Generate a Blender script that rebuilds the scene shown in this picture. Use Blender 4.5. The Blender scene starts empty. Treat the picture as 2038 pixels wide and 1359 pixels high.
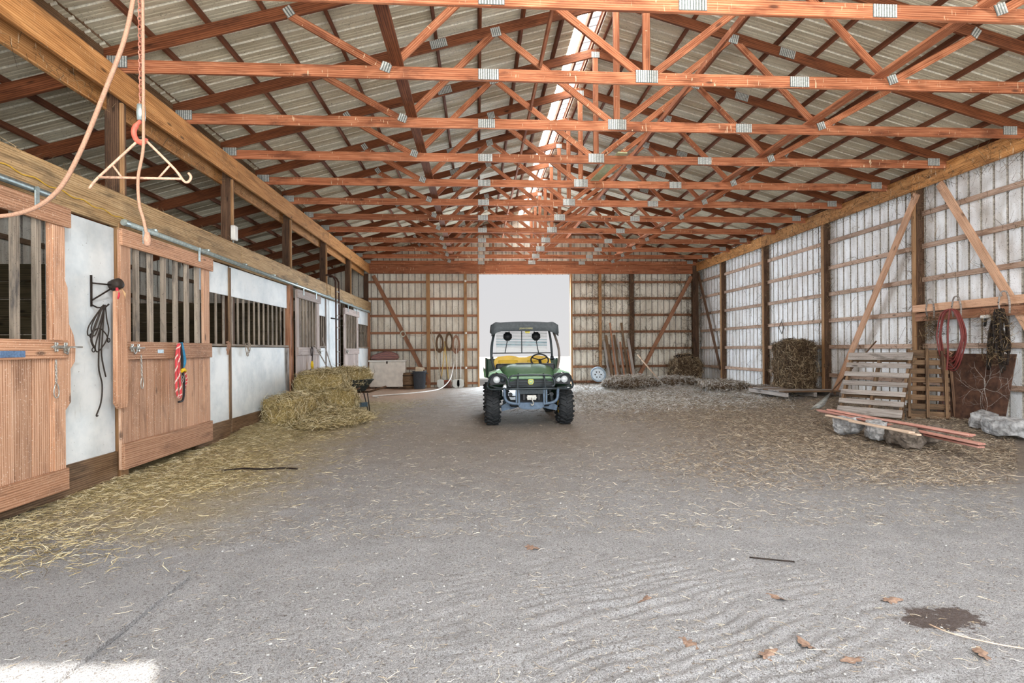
import bpy, bmesh, math, random
import numpy as np
from mathutils import Vector, Matrix, noise, Quaternion
random.seed(7)
SC = bpy.context.scene
COL = SC.collection
PI = math.pi

# ---------------------------------------------------------------- camera
cd = bpy.data.cameras.new('camera')
cam = bpy.data.objects.new('camera', cd)
COL.objects.link(cam)
CH = 1.395
FPX = 1073.7
cd.sensor_width = 36.0
cd.lens = FPX / 2038.0 * 36.0
cd.shift_y = 15.05 / 2038.0
cd.clip_start = 0.05
cd.clip_end = 400
cam.location = (0, 0, CH)
YAW = 0.0632
cam.matrix_world = Matrix.Translation((0, 0, CH)) @ Matrix.Rotation(-YAW, 4, 'Z') @ Matrix.Rotation(PI / 2, 4, 'X') @ Matrix.Rotation(-0.0078, 4, 'Z')
SC.camera = cam

# ---------------------------------------------------------------- view, sky, sun, daylight
SC.view_settings.view_transform = 'Standard'
SC.view_settings.look = 'None'
SC.view_settings.gamma = 1.0
SC.view_settings.use_curve_mapping = False
SC.view_settings.exposure = 0.12
SC.cycles.max_bounces = 7
SC.cycles.diffuse_bounces = 4
SC.cycles.glossy_bounces = 3
SC.cycles.transmission_bounces = 4
SC.cycles.sample_clamp_indirect = 4.0
SC.cycles.use_denoising = True

w = bpy.data.worlds.new('sky')
SC.world = w
w.use_nodes = True
nt = w.node_tree
nt.nodes.clear()
wo = nt.nodes.new('ShaderNodeOutputWorld')
bg = nt.nodes.new('ShaderNodeBackground')
tcw = nt.nodes.new('ShaderNodeTexCoord')
sep = nt.nodes.new('ShaderNodeSeparateXYZ')
rmp = nt.nodes.new('ShaderNodeValToRGB')
rmp.color_ramp.elements[0].position = 0.0
rmp.color_ramp.elements[0].color = (0.68, 0.67, 0.675, 1)
rmp.color_ramp.elements[1].position = 0.6
rmp.color_ramp.elements[1].color = (0.60, 0.64, 0.70, 1)
nt.links.new(tcw.outputs['Generated'], sep.inputs[0])
nt.links.new(sep.outputs['Z'], rmp.inputs[0])
nt.links.new(rmp.outputs[0], bg.inputs[0])
bg.inputs[1].default_value = 1.0
nt.links.new(bg.outputs[0], wo.inputs[0])

def sun(name, strength, direction, angle, color):
    l = bpy.data.lights.new(name, 'SUN')
    l.energy = strength
    l.angle = angle
    l.color = color
    o = bpy.data.objects.new(name, l)
    COL.objects.link(o)
    o.rotation_euler = Vector(direction).to_track_quat('-Z', 'Y').to_euler()
    return o
sun("sun", 20.0, (-0.35, 0.68, -0.652), 0.01, (1.0, 0.95, 0.86))

def area(name, loc, direction, sx, sy, power, color, spread=PI):
    l = bpy.data.lights.new(name, 'AREA')
    l.shape = 'RECTANGLE'
    l.size = sx
    l.size_y = sy
    l.energy = power
    l.color = color
    l.spread = spread
    o = bpy.data.objects.new(name, l)
    COL.objects.link(o)
    o.location = loc
    o.rotation_euler = Vector(direction).to_track_quat('-Z', 'Y').to_euler()
    return o
# ridge skylight and far door daylight, plus two added lamps out of view
area('front_fill', (1.5, -1.6, 2.6), (0, 1, 0.06), 9.0, 3.8, 820, (0.93, 0.97, 1.0))  # added fill behind the camera, in place of sky through the front
area('front_truss_shadow_lamp', (1.75, -1.3, 6.30), (0.03, 0.93, -0.30), 0.5, 0.3, 430, (1.0, 0.98, 0.96))  # added lamp aimed forward under the ridge to throw truss shadows
area('skylight_daylight', (1.80, 10.0, 6.50), (0, 0, -1), 0.42, 21.0, 520, (1.0, 0.98, 0.96))
area('far_door_daylight', (1.78, 20.35, 2.1), (0, -1, -0.12), 3.3, 4.0, 760, (0.80, 0.90, 1.0))

# ---------------------------------------------------------------- object helpers
W = {}
def wm(o):
    return W.get(o.name, Matrix.Identity(4)) if o is not None else Matrix.Identity(4)
def place(o, M, parent=None):
    COL.objects.link(o)
    W[o.name] = M.copy()
    if parent is not None:
        o.parent = parent
        o.matrix_basis = wm(parent).inverted() @ M
    else:
        o.matrix_basis = M
    return o
def T(x, y=None, z=None):
    return Matrix.Translation((x, y, z)) if y is not None else Matrix.Translation(x)
def RX(a): return Matrix.Rotation(a, 4, 'X')
def RY(a): return Matrix.Rotation(a, 4, 'Y')
def RZ(a): return Matrix.Rotation(a, 4, 'Z')

def setp(o, label=None, cat=None, group=None, kind=None):
    if label: o['label'] = label
    if cat: o['category'] = cat
    if group: o['group'] = group
    if kind: o['kind'] = kind
    return o
def thing(name, label, cat, loc=(0, 0, 0), rz=0.0, group=None, M=None):
    o = bpy.data.objects.new(name, None)
    o.empty_display_size = 0.1
    place(o, M if M is not None else T(Vector(loc)) @ RZ(rz))
    return setp(o, label, cat, group)
def structure(name, loc=(0, 0, 0)):
    o = bpy.data.objects.new(name, None)
    o.empty_display_size = 0.1
    place(o, T(Vector(loc)))
    o['kind'] = 'structure'
    return o
def dup(root, M, label=None, group=None):
    r = root.copy()
    place(r, M)
    if label: r['label'] = label
    if group: r['group'] = group
    for ch in KIDS.get(root.name, []) or list(root.children):
        c = ch.copy()
        COL.objects.link(c)
        c.parent = r
        W[c.name] = M @ ch.matrix_basis
        for g in list(ch.children):
            d = g.copy()
            COL.objects.link(d)
            d.parent = c
    return r
KIDS = {}
def obj(name, me, mat, parent=None, M=None, smooth=False):
    """link a mesh (a bmesh or a mesh) as ONE object; M is its frame in the parent's frame"""
    if isinstance(me, bmesh.types.BMesh):
        m = bpy.data.meshes.new(name)
        me.to_mesh(m)
        me.free()
        me = m
    if mat is not None and not me.materials:
        for q in (mat if isinstance(mat, (list, tuple)) else [mat]):
            me.materials.append(q)
    if smooth:
        me.polygons.foreach_set('use_smooth', [True] * len(me.polygons))
    o = bpy.data.objects.new(name, me)
    place(o, wm(parent) @ (M if M is not None else Matrix.Identity(4)), parent)
    return o

# ---------------------------------------------------------------- mesh helpers
def nb(): return bmesh.new()
def bbox(bm, c, s, M=None, bev=0.0, mi=0):
    """a box with centre c and size s"""
    r = bmesh.ops.create_cube(bm, size=1.0)
    vs = r['verts']
    X = T(Vector(c)) @ Matrix.Diagonal((s[0], s[1], s[2], 1))
    if M is not None: X = M @ X
    bmesh.ops.transform(bm, matrix=X, verts=vs)
    fs = list({f for v in vs for f in v.link_faces})
    for f in fs: f.material_index = mi
    if bev > 0:
        es = list({e for v in vs for e in v.link_edges})
        bmesh.ops.bevel(bm, geom=es, offset=bev, segments=1, affect='EDGES', profile=0.5)
    return bm
def bcyl(bm, p0, p1, r0, r1=None, n=12, cap=True, mi=0):
    r1 = r0 if r1 is None else r1
    p0, p1 = Vector(p0), Vector(p1)
    d = p1 - p0
    q = d.to_track_quat('Z', 'Y').to_matrix().to_4x4()
    r = bmesh.ops.create_cone(bm, cap_ends=cap, cap_tris=False, segments=n, radius1=r0, radius2=max(r1, 1e-5), depth=d.length)
    bmesh.ops.transform(bm, matrix=T((p0 + p1) / 2) @ q, verts=r['verts'])
    for f in {f for v in r['verts'] for f in v.link_faces}:
        f.material_index = mi
    return bm
def btube(bm, pts, rad, n=8, closed=False, mi=0):
    """a tube along points; rad a number or one per point"""
    P = [Vector(p) for p in pts]
    k = len(P)
    R = [rad] * k if not hasattr(rad, '__len__') else list(rad)
    rings = []
    prev = None
    for i in range(k):
        if closed: t = P[(i + 1) % k] - P[i - 1]
        else: t = P[min(i + 1, k - 1)] - P[max(i - 1, 0)]
        if t.length < 1e-9: t = Vector((0, 0, 1))
        t.normalize()
        if prev is None:
            a = Vector((0, 0, 1)) if abs(t.z) < 0.9 else Vector((1, 0, 0))
            u = t.cross(a).normalized()
        else:
            u = prev - t * prev.dot(t)
            u = u.normalized() if u.length > 1e-6 else t.orthogonal().normalized()
        prev = u
        v = t.cross(u)
        rings.append([bm.verts.new(P[i] + (u * math.cos(2 * PI * j / n) + v * math.sin(2 * PI * j / n)) * R[i]) for j in range(n)])
    m = k if closed else k - 1
    for i in range(m):
        a, b = rings[i], rings[(i + 1) % k]
        for j in range(n):
            f = bm.faces.new((a[j], a[(j + 1) % n], b[(j + 1) % n], b[j]))
            f.smooth = True
            f.material_index = mi
    if not closed:
        bm.faces.new(list(reversed(rings[0]))).material_index = mi
        bm.faces.new(rings[-1]).material_index = mi
    return bm
def catmull(pts, seg=6, closed=False):
    P = [Vector(p) for p in pts]
    out = []
    n = len(P)
    rng = range(n) if closed else range(n - 1)
    for i in rng:
        if closed: a, b, c, d = P[i - 1], P[i], P[(i + 1) % n], P[(i + 2) % n]
        else: a, b, c, d = P[max(i - 1, 0)], P[i], P[i + 1], P[min(i + 2, n - 1)]
        for s in range(seg):
            t = s / seg
            out.append(0.5 * ((2 * b) + (c - a) * t + (2 * a - 5 * b + 4 * c - d) * t * t + (3 * b - a - 3 * c + d) * t ** 3))
    if not closed: out.append(P[-1])
    return out
def blathe(bm, prof, n=24, M=None, mi=0, smooth=True):
    """revolve (r, z) pairs about Z"""
    rings = []
    X = M if M is not None else Matrix.Identity(4)
    for r, z in prof:
        if r < 1e-6: rings.append([bm.verts.new(X @ Vector((0, 0, z)))])
        else: rings.append([bm.verts.new(X @ Vector((r * math.cos(2 * PI * j / n), r * math.sin(2 * PI * j / n), z))) for j in range(n)])
    for a, b in zip(rings, rings[1:]):
        for j in range(n):
            if len(a) == 1 and len(b) == 1: continue
            if len(a) == 1: vs = (a[0], b[(j + 1) % n], b[j])
            elif len(b) == 1: vs = (a[j], a[(j + 1) % n], b[0])
            else: vs = (a[j], a[(j + 1) % n], b[(j + 1) % n], b[j])
            f = bm.faces.new(vs)
            f.smooth = smooth
            f.material_index = mi
    return bm
def bprism(bm, poly, t, M=None, mi=0):
    """extrude an outline in XZ (list of (x, z)) by t along Y, centred"""
    X = M if M is not None else Matrix.Identity(4)
    a = [bm.verts.new(X @ Vector((x, -t / 2, z))) for x, z in poly]
    b = [bm.verts.new(X @ Vector((x, t / 2, z))) for x, z in poly]
    n = len(poly)
    fs = [bm.faces.new(a), bm.faces.new(list(reversed(b)))]
    for i in range(n):
        fs.append(bm.faces.new((a[i], b[i], b[(i + 1) % n], a[(i + 1) % n])))
    for f in fs: f.material_index = mi
    bmesh.ops.recalc_face_normals(bm, faces=fs)
    return bm

_boards = {}
def board_mesh(L, w, t, mat, bev):
    k = (round(L, 3), round(w, 3), round(t, 3), mat.name)
    if k not in _boards:
        bm = nb()
        bbox(bm, (0, 0, 0), (L, t, w), bev=min(bev, t * .3, w * .3))
        m = bpy.data.meshes.new('board')
        bm.to_mesh(m)
        bm.free()
        m.materials.append(mat)
        _boards[k] = m
    return _boards[k]
def board(name, p0, p1, w, t, mat, parent=None, up=(0, 0, 1), bev=0.004, roll=0.0):
    """a sawn board from p0 to p1 (world points when parent is at the origin); its local X runs along the grain, w is its width along
    'up', t its thickness"""
    p0, p1 = Vector(p0), Vector(p1)
    x = (p1 - p0)
    L = x.length
    x.normalize()
    u = Vector(up)
    z = (u - x * u.dot(x))
    z = z.normalized() if z.length > 1e-5 else x.orthogonal().normalized()
    y = z.cross(x)
    R = Matrix((x, y, z)).transposed().to_4x4()
    M = T((p0 + p1) / 2) @ R @ RX(roll)
    return obj(name, board_mesh(L, w, t, mat, bev), None, parent, M)
# ---------------------------------------------------------------- materials
def srgb(r, g, b):
    f = lambda c: ((c / 255.0) / 12.92) if c / 255.0 <= 0.04045 else (((c / 255.0) + 0.055) / 1.055) ** 2.4
    return (f(r), f(g), f(b), 1.0)
class NT:
    def __init__(s, name, rough=0.8, metal=0.0, spec=0.3):
        s.m = bpy.data.materials.new(name)
        s.m.use_nodes = True
        s.t = s.m.node_tree
        s.b = s.t.nodes['Principled BSDF']
        s.b.inputs['Roughness'].default_value = rough
        s.b.inputs['Metallic'].default_value = metal
        s.b.inputs['Specular IOR Level'].default_value = spec
    def n(s, typ, **k):
        q = s.t.nodes.new(typ)
        for a, v in k.items():
            if hasattr(q, a): setattr(q, a, v)
            else: s.put(q.inputs[a.replace('_', ' ')], v)
        return q
    def put(s, sock, v):
        if hasattr(v, 'is_output') or isinstance(v, bpy.types.NodeSocket): s.t.links.new(v, sock)
        else: sock.default_value = v
    def coord(s, kind='Object'):
        return s.n('ShaderNodeTexCoord').outputs[kind]
    def pos(s):
        return s.n('ShaderNodeNewGeometry').outputs['Position']
    def rnd(s):
        return s.n('ShaderNodeObjectInfo').outputs['Random']
    def vmul(s, v, sc, off=None):
        q = s.n('ShaderNodeVectorMath', operation='MULTIPLY')
        s.put(q.inputs[0], v); s.put(q.inputs[1], sc)
        r = q.outputs[0]
        if off is not None:
            a = s.n('ShaderNodeVectorMath', operation='ADD')
            s.put(a.inputs[0], r); s.put(a.inputs[1], off)
            r = a.outputs[0]
        return r
    def math(s, op, a, b=0.0, clamp=False):
        q = s.n('ShaderNodeMath', operation=op)
        q.use_clamp = clamp
        s.put(q.inputs[0], a); s.put(q.inputs[1], b)
        return q.outputs[0]
    def noise(s, v, scale=1.0, detail=4.0, rough=0.55, dist=0.0):
        q = s.n('ShaderNodeTexNoise')
        s.put(q.inputs['Vector'], v)
        q.inputs['Scale'].default_value = scale
        q.inputs['Detail'].default_value = detail
        q.inputs['Roughness'].default_value = rough
        q.inputs['Distortion'].default_value = dist
        return q.outputs['Fac']
    def ramp(s, f, stops, interp='LINEAR'):
        q = s.n('ShaderNodeValToRGB')
        q.color_ramp.interpolation = interp
        e = q.color_ramp.elements
        while len(e) > 1: e.remove(e[-1])
        e[0].position = stops[0][0]; e[0].color = stops[0][1] if hasattr(stops[0][1], '__len__') else (stops[0][1],) * 3 + (1,)
        for p, c in stops[1:]:
            x = e.new(p)
            x.color = c if hasattr(c, '__len__') else (c, c, c, 1)
        s.put(q.inputs[0], f)
        return q.outputs[0]
    def mix(s, f, a, b, mode='MIX'):
        q = s.n('ShaderNodeMix', data_type='RGBA', blend_type=mode)
        s.put(q.inputs[0], f); s.put(q.inputs[6], a); s.put(q.inputs[7], b)
        return q.outputs[2]
    def bump(s, h, strength=0.4, dist=0.01):
        q = s.n('ShaderNodeBump')
        q.inputs['Strength'].default_value = strength
        q.inputs['Distance'].default_value = dist
        s.put(q.inputs['Height'], h)
        s.put(s.b.inputs['Normal'], q.outputs[0])
    def col(s, c):
        s.put(s.b.inputs['Base Color'], c)
        return s.m

def wood(name, dark, mid, light, stain=(40, 25, 18), stain_amt=0.45, grain=1.0, specks=None, rough=0.78, droppings=False, ring=0.35):
    s = NT(name, rough)
    r = s.rnd()
    cmb = s.n('ShaderNodeCombineXYZ')
    s.put(cmb.inputs[0], s.math('MULTIPLY', r, 37.0)); s.put(cmb.inputs[1], s.math('MULTIPLY', r, 13.0)); s.put(cmb.inputs[2], s.math('MULTIPLY', r, 71.0))
    v = s.coord('Object')
    g = s.vmul(v, (0.9 * grain, 16 * grain, 16 * grain), cmb.outputs[0])
    n1 = s.noise(g, 1.6, 5, 0.6, 0.8)
    g2 = s.vmul(v, (2.0 * grain, 34 * grain, 34 * grain), cmb.outputs[0])
    n2 = s.noise(g2, 1.5, 3, 0.6, 0.2)
    # cathedral figure
    wv = s.n('ShaderNodeTexWave', wave_type='BANDS', bands_direction='Z')
    s.put(wv.inputs['Vector'], s.vmul(v, (0.55, 6, 9), cmb.outputs[0]))
    wv.inputs['Scale'].default_value = 1.6
    wv.inputs['Distortion'].default_value = 6.0
    wv.inputs['Detail'].default_value = 2.0
    wv.inputs['Detail Scale'].default_value = 0.8
    f = s.math('ADD', s.math('MULTIPLY', n1, 0.55), s.math('MULTIPLY', n2, 0.45))
    f = s.math('ADD', s.math('MULTIPLY', wv.outputs['Fac'], ring * 0.55), s.math('MULTIPLY', f, 1.0 - ring * 0.35))
    c = s.ramp(f, [(0.26, srgb(*dark)), (0.50, srgb(*mid)), (0.82, srgb(*light))])
    # board to board value
    c = s.mix(1.0, c, s.ramp(r, [(0, 0.80), (0.5, 1.0), (1, 1.13)]), 'MULTIPLY')
    st = s.noise(s.vmul(v, (1.2, 5, 5), cmb.outputs[0]), 1.3, 5, 0.65, 0.5)
    c = s.mix(s.math('MULTIPLY', s.ramp(st, [(0.52, 0.0), (0.72, 1.0)]), stain_amt), c, srgb(*stain))
    # knots
    vo = s.n('ShaderNodeTexVoronoi')
    s.put(vo.inputs['Vector'], s.vmul(v, (1.6, 5, 5), cmb.outputs[0]))
    vo.inputs['Scale'].default_value = 1.0
    c = s.mix(s.ramp(vo.outputs['Distance'], [(0.05, 0.75), (0.11, 0.0)]), c, srgb(*[int(q * 0.45) for q in dark]))
    if specks:
        sp = s.noise(s.vmul(v, (1, 1, 1), cmb.outputs[0]), 90.0, 2, 0.6)
        c = s.mix(s.ramp(sp, [(0.64, 0.0), (0.70, 0.8)]), c, srgb(*specks))
    if droppings:
        dv = s.noise(s.vmul(v, (38, 38, 7), cmb.outputs[0]), 1.0, 2, 0.6)
        dm = s.noise(s.vmul(v, (1.1, 1.1, 1.1), cmb.outputs[0]), 1.0, 2, 0.5)
        m = s.math('MULTIPLY', s.ramp(dv, [(0.66, 0.0), (0.69, 1.0)]), s.ramp(dm, [(0.42, 0.0), (0.6, 1.0)]))
        c = s.mix(s.math('MULTIPLY', m, 0.75), c, srgb(235, 215, 180))
    s.bump(s.math('ADD', n2, n1), 0.25, 0.003)
    return s.col(c)

def plain(name, c, rough=0.6, metal=0.0, var=0.15, scale=20, bump=0.0, spec=0.3, c2=None):
    s = NT(name, rough, metal, spec)
    v = s.coord('Object')
    n = s.noise(v, scale, 5, 0.6)
    a = srgb(*c)
    if c2 is None:
        col = s.mix(1.0, a, s.ramp(n, [(0.3, 1 - var * 1.6), (0.7, 1 + var)]), 'MULTIPLY')
    else:
        col = s.ramp(n, [(0.35, a), (0.65, srgb(*c2))])
    if bump: s.bump(n, bump, 0.01)
    return s.col(col)

M = {}
M['truss'] = wood('truss_wood', (78, 42, 26), (156, 92, 60), (206, 148, 112), stain=(70, 34, 22), stain_amt=0.75, droppings=True)
M['rafter'] = wood('rafter_wood', (62, 34, 20), (112, 64, 38), (158, 98, 64), stain=(44, 24, 18), stain_amt=0.6)
M['purlin'] = wood('purlin_wood', (72, 40, 26), (112, 66, 44), (150, 96, 68), stain=(44, 28, 20), stain_amt=0.5)
M['girder'] = wood('girder_wood', (104, 66, 36), (180, 124, 70), (220, 170, 114), stain=(84, 52, 32), stain_amt=0.6, droppings=True)
M['header'] = wood('header_wood', (92, 70, 44), (170, 138, 96), (214, 188, 148), stain=(72, 60, 44), stain_amt=0.75, specks=(84, 72, 56))
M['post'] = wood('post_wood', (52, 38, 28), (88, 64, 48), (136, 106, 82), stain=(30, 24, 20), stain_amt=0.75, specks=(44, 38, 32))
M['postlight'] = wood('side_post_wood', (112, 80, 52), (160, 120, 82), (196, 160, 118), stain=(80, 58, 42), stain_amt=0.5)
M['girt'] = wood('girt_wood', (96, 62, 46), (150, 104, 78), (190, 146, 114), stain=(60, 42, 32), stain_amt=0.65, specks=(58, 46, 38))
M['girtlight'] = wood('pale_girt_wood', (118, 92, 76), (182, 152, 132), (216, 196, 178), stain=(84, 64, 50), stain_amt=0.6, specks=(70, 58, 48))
M['door'] = wood('door_wood', (118, 82, 60), (180, 136, 106), (210, 174, 148), stain=(98, 70, 56), stain_amt=0.6, specks=(226, 210, 194), ring=0.6)
M['doorrail'] = wood('door_rail_wood', (112, 78, 56), (174, 128, 98), (204, 164, 134), stain=(94, 66, 50), stain_amt=0.6, specks=(222, 206, 186), ring=0.5)
M['doorgrey'] = wood('grey_door_wood', (136, 122, 116), (176, 162, 156), (204, 192, 186), stain=(112, 98, 92), stain_amt=0.45, ring=0.5)
M['bar'] = wood('bar_wood', (84, 76, 66), (142, 130, 116), (186, 174, 158), stain=(34, 38, 46), stain_amt=0.9, specks=(52, 48, 44))
M['stallwood'] = wood('stall_wood', (48, 44, 34), (78, 70, 52), (104, 94, 74), stain=(30, 28, 24), stain_amt=0.6)
M['grey'] = wood('weathered_wood', (96, 86, 78), (152, 144, 138), (204, 200, 196), stain=(50, 42, 34), stain_amt=0.9, specks=(60, 50, 42))
M['brown'] = wood('old_brown_wood', (66, 48, 34), (108, 84, 62), (154, 128, 100), stain=(40, 32, 24), stain_amt=0.75, specks=(44, 38, 30))
M['pink'] = wood('fresh_pink_wood', (160, 104, 92), (196, 142, 128), (222, 180, 166), stain=(140, 90, 78), stain_amt=0.3)
M['pine'] = wood('fresh_pale_wood', (184, 152, 128), (214, 186, 162), (232, 212, 192), stain=(170, 136, 112), stain_amt=0.3)
M['rack'] = wood('rack_wood', (150, 108, 80), (196, 154, 124), (222, 186, 158), stain=(112, 80, 60), stain_amt=0.5, specks=(96, 74, 58))

def siding(name, base, dirt, amt, rib_axis):
    s = NT(name, 0.6, 0.0, 0.3)
    v = s.pos()
    n1 = s.noise(v, 0.9, 5, 0.65)
    n2 = s.noise(s.vmul(v, (3, 3, 0.6) if rib_axis == 'z' else (0.6, 5, 0.6)), 2.4, 5, 0.65)
    n3 = s.noise(v, 55, 3, 0.7)
    n4 = s.noise(v, 9, 5, 0.75)
    c = s.mix(s.math('MULTIPLY', s.ramp(n2, [(0.42, 0.0), (0.68, 1.0)]), amt), srgb(*base), srgb(*dirt))
    c = s.mix(s.math('MULTIPLY', s.ramp(n1, [(0.45, 0.0), (0.7, 1.0)]), amt * 0.6), c, srgb(*dirt))
    c = s.mix(s.math('MULTIPLY', s.ramp(n3, [(0.57, 0.0), (0.64, 1.0)]), s.math('MULTIPLY', s.ramp(n4, [(0.42, 0.0), (0.62, 1.0)]), 0.85)), c, srgb(62, 52, 42))
    s.bump(n4, 0.1, 0.004)
    return s.col(c)
M['roofmetal'] = siding('roof_sheet_metal', (212, 205, 182), (146, 136, 112), 0.55, 'y')
M['wallmetal'] = siding('wall_sheet_metal', (244, 247, 250), (170, 160, 144), 0.5, 'z')
M['farmetal'] = siding('far_wall_sheet_metal', (240, 237, 224), (164, 148, 124), 0.55, 'z')
M['seam'] = plain('sheet_seam', (70, 62, 52), 0.9)

def paintboard():
    s = NT('white_painted_board', 0.6)
    v = s.pos()
    n1 = s.noise(v, 2.2, 5, 0.65)
    n2 = s.noise(s.vmul(v, (14, 14, 3)), 1.0, 4, 0.6)
    n3 = s.noise(v, 38, 3, 0.65)
    c = s.mix(s.ramp(n1, [(0.4, 0.0), (0.75, 0.75)]), srgb(232, 238, 240), srgb(182, 196, 204))
    c = s.mix(s.ramp(n2, [(0.62, 0.0), (0.8, 0.55)]), c, srgb(160, 160, 156))
    c = s.mix(s.ramp(n3, [(0.70, 0.0), (0.74, 0.9)]), c, srgb(70, 62, 56))
    s.bump(n3, 0.08, 0.003)
    return s.col(c)
M['paint'] = paintboard()
M['galv'] = plain('galvanised_steel', (168, 182, 182), 0.42, 0.55, 0.22, 30)
M['plate'] = plain('nail_plate_steel', (206, 208, 204), 0.4, 0.35, 0.25, 60)
M['platebase'] = plain('nail_plate_gap_shade', (112, 120, 118), 0.6, 0.3, 0.25, 60)  # darker base colour paints the shade between the plate ribs
M['iron'] = plain('dark_iron', (52, 44, 40), 0.6, 0.6, 0.3, 40)
M['rust'] = plain('rusty_steel', (150, 92, 74), 0.8, 0.2, 0.25, 60, c2=(196, 140, 120))
M['zinc'] = plain('zinc_plated_steel', (176, 176, 170), 0.35, 0.7, 0.2, 60)
M['rope'] = plain('natural_rope', (166, 130, 108), 0.95, 0, 0.2, 120, 0.3)
M['leather'] = plain('dark_leather', (48, 40, 34), 0.6, 0, 0.3, 60)
M['blackplastic'] = plain('black_plastic', (30, 34, 38), 0.45, 0, 0.15, 20)
M['darkgrey'] = plain('charcoal_plastic', (70, 76, 84), 0.55, 0, 0.15, 25)
M['white'] = plain('white_enamel', (232, 230, 224), 0.5, 0, 0.08, 6)
M['wire'] = plain('yellow_wire', (214, 172, 60), 0.6)
M['straw'] = None
# ---------------------------------------------------------------- setting out
S0, ST = 3.5734, 1.3716                       # first truss behind the frame's top edge, truss spacing
TY = [S0 + i * ST for i in range(13)]          # truss 12 stands against the far wall
XL, XR, XK = -3.97, 8.34, 2.03
ZC = 4.53                                      # underside of the bottom chords
SL = 0.275
YF = 20.03                                     # far wall
def zroof(x): return 6.585 - SL * abs(x - XK)
def zlean(x): return 4.80 - 0.28 * (-4.1 - x)

_sheets = {}
def sheet_mesh(wd, L0, L1, mats, minor):
    k = (round(wd, 3), round(L0, 3), round(L1, 3), mats[0].name)
    if k in _sheets: return _sheets[k]
    P = 0.2286
    prof = [(0.0, 0.0, 0)]
    n = int(round(wd / P + 0.25))
    x = 0.0
    xs = []
    i = 0
    while x < wd - 0.02:
        for dx, dz, mi in ((0.018, 0, 0), (0.030, 1, 1), (0.046, 1, 1), (0.058, 0, 1)):
            if x + dx < wd: xs.append((x + dx, dz, mi))
        if minor:
            for c in (0.115, 0.168):
                for dx, dz in ((-0.012, 0), (0, 0.3), (0.012, 0)):
                    if x + c + dx < wd: xs.append((x + c + dx, dz, 0))
        x += P
    xs.append((wd, 0, 0))
    prof += xs
    bm = nb()
    lo, hi = [], []
    for px, dz, mi in prof:
        L = L0 + (L1 - L0) * px / wd
        lo.append(bm.verts.new((px, 0, dz * 0.019)))
        hi.append(bm.verts.new((px, L, dz * 0.019)))
    for j in range(len(prof) - 1):
        f = bm.faces.new((lo[j], lo[j + 1], hi[j + 1], hi[j]))
        f.material_index = prof[j + 1][2] if prof[j + 1][2] and (prof[j][1] or prof[j + 1][1]) else 0
    m = bpy.data.meshes.new('metal_sheet')
    bm.to_mesh(m)
    bm.free()
    for q in mats: m.materials.append(q)
    _sheets[k] = m
    return m
def sheet(parent, o, u, v, nrm, wd, L0, L1, mats, minor=False):
    """a ribbed steel sheet from corner o; u across its width, v along the ribs, ribs pushed towards nrm"""
    u, v = Vector(u).normalized(), Vector(v).normalized()
    z = u.cross(v)
    if z.dot(Vector(nrm)) < 0:
        # start from the other corner so that the ribs still point outwards
        o = Vector(o) + u * wd
        u = -u
        L0, L1 = L1, L0
        z = u.cross(v)
    R = Matrix((u, v, z)).transposed().to_4x4()
    return obj('metal_sheet', sheet_mesh(wd, L0, L1, mats, minor), None, parent, T(Vector(o)) @ R)

groove_roof = plain('roof_rib_highlight', (226, 222, 206), 0.8, 0, 0.2, 30)  # pale rib colour paints the bright highlight lines of the roof
groove_wall = plain('wall_groove_dust', (172, 166, 156), 0.9, 0, 0.4, 40)
ROOF = (M['roofmetal'], groove_roof)
WALL = (M['wallmetal'], groove_wall)
FAR = (M['farmetal'], groove_wall)

tr = NT('clear_skylight_panel', 0.4)
tl = tr.t.nodes.new('ShaderNodeBsdfTranslucent')
tl.inputs[0].default_value = (0.95, 0.94, 0.93, 1)
td = tr.t.nodes.new('ShaderNodeBsdfTransparent')
td.inputs[0].default_value = (0.95, 0.95, 0.95, 1)
tm = tr.t.nodes.new('ShaderNodeMixShader')
tm.inputs[0].default_value = 0.0
tr.t.links.new(tl.outputs[0], tm.inputs[1])
tr.t.links.new(td.outputs[0], tm.inputs[2])
tr.t.links.new(tm.outputs[0], tr.t.nodes['Material Output'].inputs[0])
M['skylight'] = tr.m

# ---------------------------------------------------------------- roof: sheets and purlins
ceil = structure('ceiling')
Y0R = -2.2
nR = int((YF + 0.45 - Y0R) / 0.9144) + 1
slope = math.sqrt(1 + SL * SL)
xskyL = 1.56
for i in range(nR):
    y = Y0R + i * 0.9144
    wd = min(0.9144, YF + 0.42 - y)
    if wd < 0.1: continue
    # left slope up to the skylight strip, right slope from the ridge
    sheet(ceil, (-4.25, y, zroof(-4.25)), (0, 1, 0), (1, 0, SL), (0, 0, 1), wd, (xskyL + 4.25) * slope, (xskyL + 4.25) * slope, ROOF, True)
    sheet(ceil, (XK, y, zroof(XK)), (0, 1, 0), (1, 0, -SL), (0, 0, 1), wd, (8.75 - XK) * slope, (8.75 - XK) * slope, ROOF, True)
    s = sheet(ceil, (xskyL, y, zroof(xskyL)), (0, 1, 0), (1, 0, SL), (0, 0, 1), wd, (XK - xskyL) * slope, (XK - xskyL) * slope, (M['skylight'], M['skylight']), False)
    s.name = 'skylight_panel'
    sheet(ceil, (-7.8, y, zlean(-7.8)), (0, 1, 0), (1, 0, 0.28), (0, 0, 1), wd, (-4.08 + 7.8) * 1.0385, (-4.08 + 7.8) * 1.0385, ROOF, True)
def purlin(x, z, sl, par=ceil, mat=None, y1=YF):
    a = math.atan(sl)
    up = (-math.sin(a), 0, math.cos(a))
    for ya, yb in ((-2.0, 3.1), (3.1, 8.6), (8.6, 14.1), (14.1, y1)):
        board('purlin', (x, ya, z), (x, yb - 0.004, z), 0.085, 0.04, mat or M['purlin'], par, up)
x = -4.22
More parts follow.
